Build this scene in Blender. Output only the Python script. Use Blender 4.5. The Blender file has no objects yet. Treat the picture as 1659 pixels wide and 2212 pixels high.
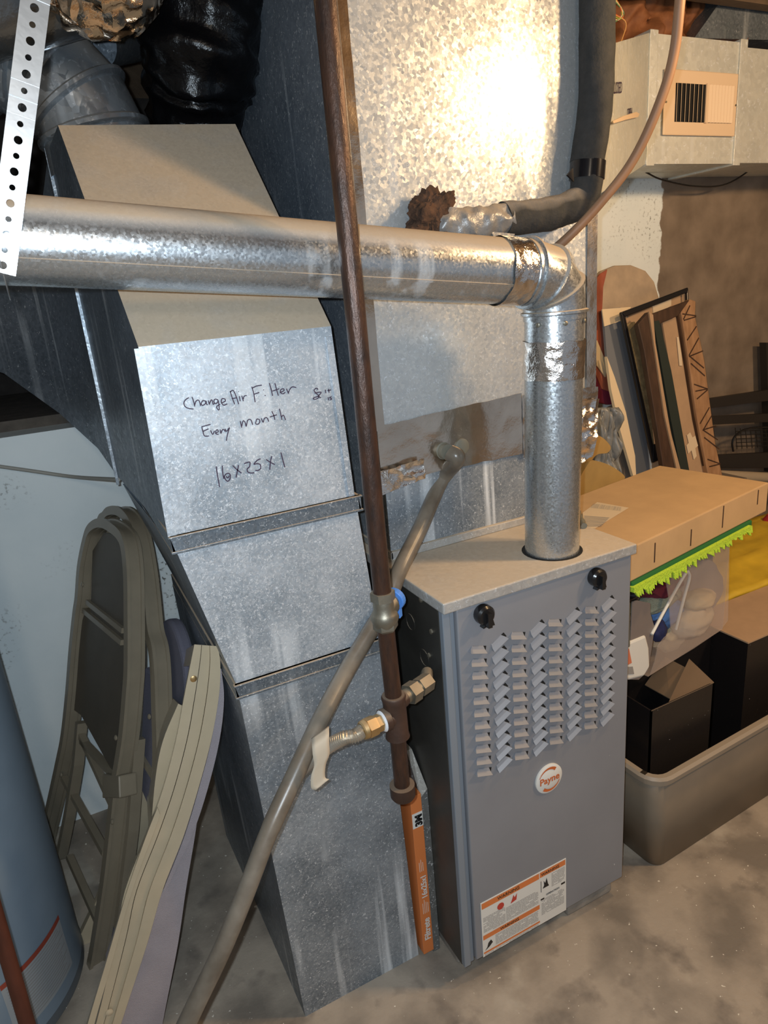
import bpy, bmesh, math, random
from mathutils import Vector, Matrix, noise
random.seed(7)
S = bpy.context.scene
COL = S.collection

# ---------------------------------------------------------------- camera
R3 = Matrix(((0.8888773979909548, -0.4502206301863837, -0.08484312285274151),
             (0.21065108474602762, 0.23717650934037823, 0.9483530059595084),
             (0.40684529226249105, 0.8608418481763587, -0.30566030261085464)))   # rows: right, up, forward
CAM = Vector((-0.52197337, -0.911296, 1.39248819)); FPX = 1468.8247; CX, CY = 829.5, 1106.0
cd = bpy.data.cameras.new('camera'); cam = bpy.data.objects.new('camera', cd); COL.objects.link(cam)
m4 = Matrix((R3[0], R3[1], -R3[2])).transposed().to_4x4(); m4.translation = CAM
cam.matrix_world = m4
cd.sensor_fit = 'VERTICAL'; cd.sensor_height = 24.0; cd.lens = 24.0 * FPX / 2212.0; cd.clip_start = 0.02
S.camera = cam
# ---------------------------------------------------------------- light
S.view_settings.view_transform = 'Standard'; S.view_settings.look = 'None'
S.view_settings.exposure = 0.45; S.view_settings.gamma = 1.0
W = bpy.data.worlds.new('world'); S.world = W; W.use_nodes = True
W.node_tree.nodes['Background'].inputs[0].default_value = (0.80, 0.88, 1.0, 1)
W.node_tree.nodes['Background'].inputs[1].default_value = 0.22
def lamp(name, loc, power, col, rad):
    l = bpy.data.lights.new(name, 'POINT'); l.energy = power; l.color = col; l.shadow_soft_size = rad
    o = bpy.data.objects.new(name, l); COL.objects.link(o); o.location = loc; return o
flash_at = CAM + R3[0] * -0.022 + R3[1] * 0.016
lamp('camera_flash', flash_at, 30, (0.76, 0.89, 1.0), 0.006)
lamp('ceiling_bulb', (0.77, -0.36, 1.88), 15, (1.0, 0.66, 0.33), 0.045)
lamp('far_bulb', (1.75, -1.0, 2.05), 50, (1.0, 0.66, 0.36), 0.08)
lamp('added_fill_lamp', (-0.7, -2.3, 2.0), 18, (1.0, 0.84, 0.66), 0.12)  # unseen lamp added behind the camera as fill

# ---------------------------------------------------------------- geometry helpers
def ray(px, py):
    a, b = (px - CX) / FPX, -(py - CY) / FPX
    return R3[0] * a + R3[1] * b + R3[2]
def at(px, py, x=None, y=None, z=None, d=None, pl=None):
    r = ray(px, py)
    if pl is not None: t = (pl[1] - pl[0].dot(CAM)) / pl[0].dot(r)
    elif d is not None: t = d
    elif x is not None: t = (x - CAM.x) / r.x
    elif y is not None: t = (y - CAM.y) / r.y
    else: t = (z - CAM.z) / r.z
    return CAM + r * t
def plane(p, n): n = Vector(n).normalized(); return (n, n.dot(Vector(p)))
def plane3(a, b, c): return plane(a, (Vector(b) - Vector(a)).cross(Vector(c) - Vector(a)))
V = Vector
class MB:
    def __init__(s): s.bm = bmesh.new()
    def face(s, pts, m=0):
        vs = [s.bm.verts.new(p) for p in pts]
        try: f = s.bm.faces.new(vs); f.material_index = m; return f
        except ValueError: return None
    def box(s, a, b, m=0, rot=0, piv=None):
        x0, y0, z0 = a; x1, y1, z1 = b
        P = [V(p) for p in ((x0,y0,z0),(x1,y0,z0),(x1,y1,z0),(x0,y1,z0),(x0,y0,z1),(x1,y0,z1),(x1,y1,z1),(x0,y1,z1))]
        if rot:
            q = Matrix.Rotation(rot, 3, 'Z'); pv = V(piv or (0, 0, 0)); P = [q @ (p - pv) + pv for p in P]
        s.hexa(P, m); return s
    def hexa(s, P, m=0):
        vs = [s.bm.verts.new(p) for p in P]
        for f in ((3,2,1,0),(4,5,6,7),(0,1,5,4),(1,2,6,5),(2,3,7,6),(3,0,4,7)):
            ff = s.bm.faces.new([vs[i] for i in f]); ff.material_index = m
        return s
    def prism(s, pts, off, m=0):
        off = V(off); a = [s.bm.verts.new(p) for p in pts]; b = [s.bm.verts.new(V(p) + off) for p in pts]
        n = len(a)
        for f in [a, b[::-1]] + [[a[(i+1) % n], a[i], b[i], b[(i+1) % n]] for i in range(n)]:
            ff = s.bm.faces.new(f); ff.material_index = m
        return s
    def sweep(s, path, prof, up=None, closed=False, caps=True, scale=None, m=0, wob=None):
        path = [V(p) for p in path]; n = len(path); rings = []
        t0 = (path[1] - path[0]).normalized()
        u = V(up) if up is not None else (V((0,0,1)) if abs(t0.z) < .9 else V((1,0,0)))
        for i, p in enumerate(path):
            if i == 0: t = path[1] - path[0]
            elif i == n-1: t = path[-1] - path[-2]
            else: t = (path[i+1] - path[i]).normalized() + (path[i] - path[i-1]).normalized()
            t.normalize()
            side = t.cross(u)
            if side.length < 1e-5: side = t.cross(V((0.3,0.9,0.1)))
            side.normalize(); v = side.cross(t).normalized()
            if up is None: u = v
            k = scale[i] if scale else 1.0
            ring = []
            for (a, b) in prof:
                q = p + side * (a * k) + v * (b * k)
                if wob: q = q + wob(q, i)
                ring.append(s.bm.verts.new(q))
            rings.append(ring)
        k = len(prof)
        for i in range(n-1):
            for j in range(k):
                f = s.bm.faces.new((rings[i][j], rings[i][(j+1) % k], rings[i+1][(j+1) % k], rings[i+1][j])); f.material_index = m
        if caps:
            s.bm.faces.new(rings[0][::-1]).material_index = m; s.bm.faces.new(rings[-1]).material_index = m
        return s
    def tube(s, path, r, seg=20, **kw):
        sc = None
        if isinstance(r, (list, tuple)): sc = list(r); r = 1.0
        prof = [(r * math.cos(2*math.pi*j/seg), r * math.sin(2*math.pi*j/seg)) for j in range(seg)]
        return s.sweep(path, prof, scale=sc, **kw)
    def bar(s, path, w, h, up, **kw):
        return s.sweep(path, [(-w/2,-h/2),(w/2,-h/2),(w/2,h/2),(-w/2,h/2)], up=up, **kw)
    def grid(s, fn, nu, nv, m=0, thick=None):
        g = [[s.bm.verts.new(fn(i/nu, j/nv)) for j in range(nv+1)] for i in range(nu+1)]
        for i in range(nu):
            for j in range(nv):
                f = s.bm.faces.new((g[i][j], g[i+1][j], g[i+1][j+1], g[i][j+1])); f.material_index = m
        return s
    def lathe(s, c, ax, prof, seg=32, m=0):
        c = V(c); ax = V(ax).normalized(); a = ax.orthogonal().normalized(); b = ax.cross(a)
        rings = []
        for (r, h) in prof:
            rings.append([s.bm.verts.new(c + ax*h + (a*math.cos(2*math.pi*j/seg) + b*math.sin(2*math.pi*j/seg))*max(r,1e-4)) for j in range(seg)])
        for i in range(len(rings)-1):
            for j in range(seg):
                f = s.bm.faces.new((rings[i][j], rings[i][(j+1)%seg], rings[i+1][(j+1)%seg], rings[i+1][j])); f.material_index = m
        s.bm.faces.new(rings[0][::-1]).material_index = m; s.bm.faces.new(rings[-1]).material_index = m
        return s
def link(name, me, parent=None, base=None, smooth=None):
    o = bpy.data.objects.new(name, me); COL.objects.link(o)
    if parent is not None: o.parent = parent
    return o
def obj(name, mb, mats, parent=None, base=None, smooth=None, bevel=0, solid=0, label=None, sub=0):
    """one mesh object; vertices are given in world space, the origin goes to base"""
    bm = mb.bm
    bmesh.ops.remove_doubles(bm, verts=bm.verts, dist=1e-6)
    if solid is not None and not solid: bmesh.ops.recalc_face_normals(bm, faces=bm.faces)
    org = V(base) if base is not None else V((0, 0, 0))
    if parent is not None:
        org = V(parent['_o']) if '_o' in parent else V((0,0,0))
    elif base is None:
        zs = [v.co for v in bm.verts]
        org = V((sum(v.x for v in zs)/len(zs), sum(v.y for v in zs)/len(zs), min(v.z for v in zs)))
    bmesh.ops.translate(bm, verts=bm.verts, vec=-org)
    me = bpy.data.meshes.new(name); bm.to_mesh(me); bm.free()
    for m in (mats if isinstance(mats, (list, tuple)) else [mats]): me.materials.append(m)
    o = bpy.data.objects.new(name, me); COL.objects.link(o)
    if parent is not None: o.parent = parent
    else: o.location = org
    o['_o'] = list(org)
    if smooth is not None:
        for p in me.polygons: p.use_smooth = True
        md = o.modifiers.new('es', 'EDGE_SPLIT'); md.split_angle = math.radians(smooth)
    if solid:
        md = o.modifiers.new('so', 'SOLIDIFY'); md.thickness = solid; md.offset = -1
    if bevel:
        md = o.modifiers.new('bv', 'BEVEL'); md.width = bevel; md.segments = 2; md.limit_method = 'ANGLE'; md.angle_limit = math.radians(40)
    if sub:
        md = o.modifiers.new('ss', 'SUBSURF'); md.levels = sub; md.render_levels = sub
    if label: o['label'] = label
    return o
def tag(o, label, cat, group=None):
    o['label'] = label; o['category'] = cat
    if group: o['group'] = group
    return o
def thing(name, loc, label, cat, group=None):
    o = bpy.data.objects.new(name, None); COL.objects.link(o); o.location = loc; o.empty_display_size = .05
    o['_o'] = list(loc)
    return tag(o, label, cat, group)
def struct(name, mb, m, **kw):
    o = obj(name, mb, m, **kw); o['kind'] = 'structure'; return o
def text(name, body, p, xd, yd, size, m, parent, lift=0.0006, align='LEFT', bold=0.0, squash=1.0):
    cu = bpy.data.curves.new(name, 'FONT'); cu.body = body; cu.size = size; cu.align_x = align; cu.offset = bold; cu.extrude = 0.0002
    cu.resolution_u = 4
    tmp = bpy.data.objects.new('t', cu); COL.objects.link(tmp)
    bpy.context.view_layer.update()
    me = bpy.data.meshes.new_from_object(tmp.evaluated_get(bpy.context.evaluated_depsgraph_get()))
    bpy.data.objects.remove(tmp); bpy.data.curves.remove(cu)
    xd = V(xd).normalized(); yd = V(yd).normalized(); zd = xd.cross(yd)
    org = V(parent['_o'])
    for v in me.vertices:
        c = v.co; v.co = V(p) + xd*c.x*squash + yd*c.y + zd*(c.z + lift) - org
    me.materials.clear(); me.materials.append(m); me.name = name
    o = bpy.data.objects.new(name, me); COL.objects.link(o); o.parent = parent; o['_o'] = list(org)
    return o
def spline(pts, n=8):
    pts = [V(p) for p in pts]; out = []
    P = [pts[0]*2 - pts[1]] + pts + [pts[-1]*2 - pts[-2]]
    for i in range(1, len(P)-2):
        for k in range(n):
            t = k/n; a, b, c, d = P[i-1], P[i], P[i+1], P[i+2]
            out.append(0.5*((2*b) + (c-a)*t + (2*a-5*b+4*c-d)*t*t + (3*b-a-3*c+d)*t*t*t))
    out.append(pts[-1]); return out
def nz(p, s=1.0, o=0.0): return noise.noise(V((p[0]*s+o, p[1]*s-o, p[2]*s+2*o)))

# ---------------------------------------------------------------- materials
def mat(name, col, rough=0.6, metal=0.0, var=0.0, vscale=20, bump=0.0, bscale=60, dust=0.0, dustcol=(0.42,0.33,0.235), spec=0.5,
        stretch=(1,1,1), col2=None, spots=0.0, trans=0.0, emis=None, alpha=1.0, coat=0.0, streak=0.0):
    m = bpy.data.materials.new(name); m.use_nodes = True; nt = m.node_tree; N = nt.nodes; L = nt.links
    b = N['Principled BSDF']; b.inputs['Roughness'].default_value = rough; b.inputs['Metallic'].default_value = metal
    b.inputs['Specular IOR Level'].default_value = spec; b.inputs['Coat Weight'].default_value = coat
    b.inputs['Transmission Weight'].default_value = trans; b.inputs['Alpha'].default_value = alpha
    tc = N.new('ShaderNodeTexCoord'); mp = N.new('ShaderNodeMapping'); mp.inputs['Scale'].default_value = stretch
    L.new(tc.outputs['Object'], mp.inputs['Vector']); vec = mp.outputs['Vector']
    c4 = (*col, 1)
    cur = None
    def mix(a, b_, fac):
        x = N.new('ShaderNodeMix'); x.data_type = 'RGBA'
        if isinstance(a, tuple): x.inputs[6].default_value = a
        else: L.new(a, x.inputs[6])
        if isinstance(b_, tuple): x.inputs[7].default_value = b_
        else: L.new(b_, x.inputs[7])
        if isinstance(fac, float): x.inputs[0].default_value = fac
        else: L.new(fac, x.inputs[0])
        return x.outputs[2]
    def ramp(src, a, b_):
        r = N.new('ShaderNodeMapRange'); r.inputs['From Min'].default_value = a; r.inputs['From Max'].default_value = b_; r.clamp = True
        L.new(src, r.inputs['Value']); return r.outputs['Result']
    def noi(scale, det=4, rgh=.6, v=None):
        n = N.new('ShaderNodeTexNoise'); n.inputs['Scale'].default_value = scale; n.inputs['Detail'].default_value = det
        n.inputs['Roughness'].default_value = rgh; L.new(v or vec, n.inputs['Vector']); return n.outputs['Fac']
    cur = c4
    if var > 0 or col2:
        k2 = (*col2, 1) if col2 else tuple(min(1, c*(1+var)) for c in col) + (1,)
        k1 = c4 if col2 else tuple(c*(1-var) for c in col) + (1,)
        cur = mix(k1, k2, ramp(noi(vscale), .32, .68))
    if spots > 0:
        cur = mix(cur, (0.72, 0.74, 0.76, 1), ramp(noi(vscale*9, 2), .78 - .18*spots, .80))
    if streak > 0:
        m2 = N.new('ShaderNodeMapping'); m2.inputs['Scale'].default_value = (26, 26, 1.6); L.new(tc.outputs['Object'], m2.inputs['Vector'])
        f = ramp(noi(1.0, 3, .5, m2.outputs['Vector']), .60, .70)
        f2 = ramp(noi(3.0, 2), .45, .6); mu = N.new('ShaderNodeMath'); mu.operation = 'MULTIPLY'; L.new(f, mu.inputs[0]); L.new(f2, mu.inputs[1])
        mu2 = N.new('ShaderNodeMath'); mu2.operation = 'MULTIPLY'; L.new(mu.outputs[0], mu2.inputs[0]); mu2.inputs[1].default_value = streak
        cur = mix(cur, (0.62, 0.66, 0.70, 1), mu2.outputs[0])
    if dust > 0:
        g = N.new('ShaderNodeNewGeometry'); sx = N.new('ShaderNodeSeparateXYZ'); L.new(g.outputs['Normal'], sx.inputs[0])
        f = ramp(sx.outputs['Z'], .28, .72); mu = N.new('ShaderNodeMath'); mu.operation = 'MULTIPLY'
        L.new(f, mu.inputs[0]); mu.inputs[1].default_value = dust
        cur = mix(cur, (*dustcol, 1), mu.outputs[0])
        for nm, v0, v1 in (('Metallic', metal, 0.0), ('Roughness', rough, 0.9)):
            r = N.new('ShaderNodeMapRange'); r.inputs['To Min'].default_value = v0; r.inputs['To Max'].default_value = v1
            L.new(mu.outputs[0], r.inputs['Value']); L.new(r.outputs['Result'], b.inputs[nm])
    if isinstance(cur, tuple): b.inputs['Base Color'].default_value = cur
    else: L.new(cur, b.inputs['Base Color'])
    if bump > 0:
        bp = N.new('ShaderNodeBump'); bp.inputs['Strength'].default_value = bump; bp.inputs['Distance'].default_value = 0.004
        L.new(noi(bscale, 5), bp.inputs['Height']); L.new(bp.outputs['Normal'], b.inputs['Normal'])
    if emis: b.inputs['Emission Color'].default_value = (*emis[0], 1); b.inputs['Emission Strength'].default_value = emis[1]
    return m
def galv(name, lo, hi, metal=.75, rough=.42, scale=150, dust=.9, streak=.7, patch=0.5, dustcol=(0.42,0.33,0.235), spotamt=.62, tilt=.05):
    """galvanized sheet: voronoi spangle, worm-like white rust, drips, dust on top faces"""
    m = bpy.data.materials.new(name); m.use_nodes = True; nt = m.node_tree; N = nt.nodes; L = nt.links; b = N['Principled BSDF']
    tc = N.new('ShaderNodeTexCoord'); O = tc.outputs['Object']
    def ramp(src, a, b_, c=0., d=1.):
        r = N.new('ShaderNodeMapRange'); r.inputs['From Min'].default_value = a; r.inputs['From Max'].default_value = b_
        r.inputs['To Min'].default_value = c; r.inputs['To Max'].default_value = d; L.new(src, r.inputs['Value']); return r.outputs['Result']
    def mix(a, b_, fac):
        x = N.new('ShaderNodeMix'); x.data_type = 'RGBA'
        for i, v in ((6, a), (7, b_)):
            if isinstance(v, tuple): x.inputs[i].default_value = v
            else: L.new(v, x.inputs[i])
        if isinstance(fac, float): x.inputs[0].default_value = fac
        else: L.new(fac, x.inputs[0])
        return x.outputs[2]
    def mul(a, b_):
        x = N.new('ShaderNodeMath'); x.operation = 'MULTIPLY'; L.new(a, x.inputs[0])
        if isinstance(b_, float): x.inputs[1].default_value = b_
        else: L.new(b_, x.inputs[1])
        return x.outputs[0]
    def noi(s, d=4, st=None, dist=0.0):
        n = N.new('ShaderNodeTexNoise'); n.inputs['Scale'].default_value = s; n.inputs['Detail'].default_value = d; n.inputs['Distortion'].default_value = dist
        if st:
            mp = N.new('ShaderNodeMapping'); mp.inputs['Scale'].default_value = st; L.new(O, mp.inputs['Vector']); L.new(mp.outputs[0], n.inputs['Vector'])
        else: L.new(O, n.inputs['Vector'])
        return n.outputs['Fac']
    vo = N.new('ShaderNodeTexVoronoi'); vo.inputs['Scale'].default_value = scale; L.new(O, vo.inputs['Vector'])
    sp = N.new('ShaderNodeSeparateColor'); L.new(vo.outputs['Color'], sp.inputs[0])
    c = mix((*lo, 1), (*hi, 1), ramp(sp.outputs[0], 0, 1))
    c = mix(c, mix((*lo, 1), (*hi, 1), ramp(noi(9, 5), .35, .65)), patch)
    worm = ramp(noi(scale*.9, 2, dist=1.5), spotamt, spotamt + .05)
    c = mix(c, (0.74, 0.78, 0.82, 1), mul(worm, .75))
    if streak:
        f = mul(ramp(noi(1.0, 3, (30, 30, 1.2)), .57, .66), ramp(noi(2.6, 2), .44, .58))
        f = mul(f, float(streak)); c = mix(c, (0.70, 0.74, 0.77, 1), f)
        L.new(ramp(f, 0, 1, metal, .1), b.inputs['Metallic'])
    else: b.inputs['Metallic'].default_value = metal
    ro = ramp(sp.outputs[1], 0, 1, rough - .07, rough + .09); L.new(ro, b.inputs['Roughness'])
    if dust > 0:
        g = N.new('ShaderNodeNewGeometry'); sx = N.new('ShaderNodeSeparateXYZ'); L.new(g.outputs['Normal'], sx.inputs[0])
        f = mul(ramp(sx.outputs['Z'], .30, .66), float(dust))
        f = mul(f, ramp(noi(14, 6), .2, .5, .8, 1.0))
        c = mix(c, (*dustcol, 1), f)
        x = N.new('ShaderNodeMath'); x.operation = 'SUBTRACT'; x.inputs[0].default_value = 1; L.new(f, x.inputs[1])
        src = b.inputs['Metallic'].links[0].from_socket if b.inputs['Metallic'].links else None
        if src: L.new(mul(x.outputs[0], src), b.inputs['Metallic'])
        else: L.new(mul(x.outputs[0], float(metal)), b.inputs['Metallic'])
        y = N.new('ShaderNodeMath'); y.operation = 'MAXIMUM'; L.new(ro, y.inputs[0]); L.new(f, y.inputs[1]); L.new(y.outputs[0], b.inputs['Roughness'])
    L.new(c, b.inputs['Base Color'])
    bp = N.new('ShaderNodeBump'); bp.inputs['Strength'].default_value = .12; bp.inputs['Distance'].default_value = .002
    sb = N.new('ShaderNodeVectorMath'); sb.operation = 'SUBTRACT'; L.new(vo.outputs['Color'], sb.inputs[0]); sb.inputs[1].default_value = (.5,.5,.5)
    sc_ = N.new('ShaderNodeVectorMath'); sc_.operation = 'SCALE'; L.new(sb.outputs[0], sc_.inputs[0]); sc_.inputs['Scale'].default_value = tilt*2
    gg = N.new('ShaderNodeNewGeometry'); ad = N.new('ShaderNodeVectorMath'); L.new(gg.outputs['Normal'], ad.inputs[0]); L.new(sc_.outputs[0], ad.inputs[1])
    nn = N.new('ShaderNodeVectorMath'); nn.operation = 'NORMALIZE'; L.new(ad.outputs[0], nn.inputs[0]); L.new(nn.outputs[0], bp.inputs['Normal'])
    L.new(noi(55, 4), bp.inputs['Height']); L.new(bp.outputs[0], b.inputs['Normal'])
    return m
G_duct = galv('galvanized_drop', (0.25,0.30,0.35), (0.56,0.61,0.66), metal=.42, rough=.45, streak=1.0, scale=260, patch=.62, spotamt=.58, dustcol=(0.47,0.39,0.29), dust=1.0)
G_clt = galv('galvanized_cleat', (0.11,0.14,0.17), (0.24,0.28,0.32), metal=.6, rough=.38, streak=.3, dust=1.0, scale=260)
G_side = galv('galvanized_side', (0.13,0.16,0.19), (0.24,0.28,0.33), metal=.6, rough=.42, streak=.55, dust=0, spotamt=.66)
G_dark = galv('galvanized_dull', (0.15,0.18,0.21), (0.36,0.40,0.44), metal=.42, rough=.47, streak=.9, dust=.8, scale=230, patch=.6, spotamt=.62)
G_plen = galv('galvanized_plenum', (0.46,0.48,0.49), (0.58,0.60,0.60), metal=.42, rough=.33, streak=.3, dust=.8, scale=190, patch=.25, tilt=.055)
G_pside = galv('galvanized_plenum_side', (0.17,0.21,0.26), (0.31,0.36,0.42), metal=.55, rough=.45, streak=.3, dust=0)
G_flue = galv('galvanized_vent', (0.47,0.51,0.54), (0.60,0.63,0.65), metal=.9, rough=.28, streak=.4, dust=.97, scale=330, patch=.3, tilt=.03, dustcol=(0.44,0.35,0.25))
G_lid = galv('galvanized_lid', (0.42,0.42,0.41), (0.58,0.58,0.56), metal=.5, rough=.5, streak=0, dust=.9, dustcol=(0.52,0.43,0.32))
G_reg = galv('galvanized_branch', (0.54,0.56,0.53), (0.66,0.67,0.62), metal=.35, rough=.5, streak=.4, dust=.6, scale=70)
G_elb = galv('galvanized_elbow', (0.36,0.39,0.42), (0.48,0.52,0.55), metal=.8, rough=.24, streak=.2, dust=.55, scale=60)
FOIL = mat('foil_tape', (0.76,0.66,0.55), rough=.2, metal=1, bump=.3, bscale=22, var=.12, vscale=9)  # warm tint paints the brown surroundings' reflection into silver foil
FOILW = mat('crumpled_foil', (0.80,0.76,0.72), rough=.16, metal=1, bump=.9, bscale=45)
DOOR = mat('grey_enamel', (0.25,0.262,0.29), rough=.50, metal=.15, bump=.05, bscale=500, var=.05, vscale=5, spots=.12)
TRIM = mat('grey_enamel_trim', (0.23,0.27,0.32), rough=.4, metal=.2)
LOUV = mat('grey_enamel_louver', (0.33,0.34,0.35), rough=.5, metal=.15)
CAB = mat('cabinet_steel', (0.085,0.083,0.075), rough=.45, metal=.65, var=.25, vscale=6, bump=.03, dust=.6)
BLACK = mat('black_plastic', (0.012,0.012,0.013), rough=.25)
DARK = mat('dark_opening', (0.006,0.006,0.006), rough=.9)
INK = mat('marker_ink', (0.035,0.02,0.05), rough=.6)
WHITE = mat('white_print', (0.72,0.72,0.68), rough=.5)
ORANGE = mat('orange_print', (0.66,0.20,0.055), rough=.6)
RUSTO = mat('orange_logo', (0.55,0.13,0.03), rough=.5)
GREYT = mat('grey_print', (0.28,0.27,0.26), rough=.7)
RED = mat('red_print', (0.50,0.05,0.03), rough=.6)
PIPE = mat('black_iron', (0.035,0.022,0.018), rough=.36, metal=.4, col2=(0.085,0.04,0.024), vscale=24, stretch=(3,3,.8), bump=.3, bscale=110)
IRON = mat('malleable_iron', (0.065,0.036,0.026), rough=.5, metal=.3, var=.25, bump=.2, bscale=90, dust=.35)
NICK = mat('dull_brass', (0.26,0.24,0.19), rough=.42, metal=.8, var=.2, bump=.15, dust=.3)
BRASS = mat('brass', (0.60,0.42,0.20), rough=.33, metal=.9, var=.12, dust=.3)
BLUE = mat('blue_plastic', (0.07,0.22,0.62), rough=.45)
BLUEL = mat('dusty_blue_plastic', (0.38,0.50,0.68), rough=.7)
STEEL = mat('flex_steel', (0.58,0.53,0.45), rough=.35, metal=.8)
TAGM = mat('yellow_tag', (0.50,0.43,0.33), rough=.7)
TEFL = mat('white_sealant', (0.75,0.77,0.8), rough=.6)
PVC = mat('grey_vinyl', (0.11,0.09,0.068), rough=.28, col2=(0.20,0.175,0.14), vscale=16, dust=.1, bump=.05)
PVCF = mat('dusty_pvc_fitting', (0.17,0.165,0.13), rough=.6, var=.1)
FOAM = mat('black_foam_insulation', (0.018,0.02,0.021), rough=.85, bump=.5, bscale=120, dust=.75, dustcol=(0.24,0.22,0.2), col2=(0.035,0.035,0.035), vscale=40)
ETAPE = mat('electrical_tape', (0.006,0.006,0.008), rough=.2)
DTAPE = mat('silver_duct_tape', (0.26,0.26,0.26), rough=.38, metal=.35, bump=.8, bscale=40, dust=.5)
BURNT = mat('brown_mastic', (0.02,0.011,0.007), rough=.95, col2=(0.11,0.055,0.03), vscale=40, bump=1, bscale=90)
COPPER = mat('copper_line', (0.27,0.15,0.085), rough=.55, metal=.1, var=.15, vscale=12, stretch=(1,1,.3), dust=.3)
REGI = mat('tan_enamel', (0.74,0.56,0.38), rough=.5)
KRAFT = mat('kraft_insulation', (0.16,0.055,0.02), rough=.75, col2=(0.30,0.12,0.045), vscale=14, bump=.8, bscale=18)
CARD = mat('cardboard', (0.53,0.35,0.18), rough=.85, var=.07, vscale=9, bump=.08)
CARD2 = mat('brown_cardboard', (0.42,0.28,0.17), rough=.85, var=.06)
CARDD = mat('grey_cardboard', (0.17,0.14,0.115), rough=.9)
PAPER = mat('label_paper', (0.66,0.54,0.38), rough=.7)
CONC = mat('concrete_block', (0.26,0.24,0.21), rough=.95, var=.2, bump=.5)
CREAM = mat('cream_enamel', (0.47,0.40,0.28), rough=.30, var=.04, coat=.2)
TAUPE = mat('dimmed_enamel', (0.21,0.18,0.13), rough=.32, var=.06, coat=.2)  # darkened: the dim light on these chairs is put into the colour
PANEL = mat('taupe_panel', (0.085,0.073,0.055), rough=.45, var=.1)
FAB = mat('grey_fabric', (0.36,0.33,0.36), rough=.95, bump=.6, bscale=700, var=.05)
FABD = mat('slate_fabric', (0.13,0.13,0.17), rough=.95, bump=.5, bscale=500)
TANK = mat('tank_enamel', (0.21,0.27,0.33), rough=.38, var=.03)
REDIRON = mat('rusty_red_iron', (0.10,0.028,0.014), rough=.6, metal=.2, var=.35, vscale=20, stretch=(1,1,.3))
STRAP = mat('zinc_strap', (0.42,0.45,0.48), rough=.36, metal=.85, bump=.15, bscale=14)
WRAP = mat('black_poly_wrap', (0.003,0.003,0.0035), rough=.22, bump=.7, bscale=40, spec=.22)
MYLAR = mat('silver_film', (0.14,0.15,0.155), rough=.22, metal=.8, bump=1, bscale=14)
WOODC = mat('carved_wood', (0.27,0.145,0.07), rough=.6, col2=(0.40,0.23,0.12), vscale=8, stretch=(8,8,1))
WOODD = mat('dark_wood', (0.035,0.017,0.010), rough=.5, col2=(0.07,0.035,0.02), vscale=8, stretch=(8,8,1))
GILT = mat('aged_gilt', (0.34,0.26,0.14), rough=.5, metal=.3, bump=1, bscale=60, var=.3, vscale=40)
BLKF = mat('black_frame', (0.01,0.01,0.012), rough=.3)
BOARDW = mat('cream_board', (0.80,0.64,0.42), rough=.8)
BOARDG = mat('slate_board', (0.17,0.185,0.21), rough=.8)
RACK = mat('black_wood_rack', (0.02,0.017,0.015), rough=.5)
RUG = mat('beige_rug', (0.42,0.34,0.24), rough=1, bump=.5, bscale=300)
TANF = mat('tan_hide', (0.42,0.27,0.09), rough=.7, var=.15, vscale=7)
PLAST = mat('frosted_plastic', (0.60,0.50,0.44), rough=.55, alpha=.22, var=.1, vscale=5)
PLASTB = mat('frosted_bin', (0.29,0.24,0.18), rough=.45, alpha=.68, var=.12, vscale=4)
RIM = mat('bin_rim', (0.36,0.30,0.23), rough=.4, alpha=.92)
KBLK = mat('black_carton', (0.012,0.010,0.010), rough=.35, bump=.1, spots=.1)
NEON = mat('neon_fleece', (0.52,0.78,0.05), rough=1, bump=1, bscale=200)
GREEN = mat('green_cloth', (0.015,0.13,0.03), rough=.9)  # shade on the green layer is painted in as a darker colour
MAROON = mat('maroon_cloth', (0.11,0.01,0.02), rough=.95)
SAGE = mat('sage_knit', (0.28,0.31,0.25), rough=1, bump=1, bscale=260)
BLUEC = mat('blue_cloth', (0.10,0.22,0.50), rough=.9)
CREAMC = mat('cream_cloth', (0.58,0.47,0.30), rough=.9)
YELL = mat('yellow_tarp', (0.62,0.42,0.03), rough=.6, var=.2, vscale=6, bump=.2, bscale=12)
FUZZ = mat('pink_fuzz', (0.50,0.26,0.17), rough=1)
ELBOX = mat('zinc_box', (0.24,0.26,0.25), rough=.4, metal=.7)

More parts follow.
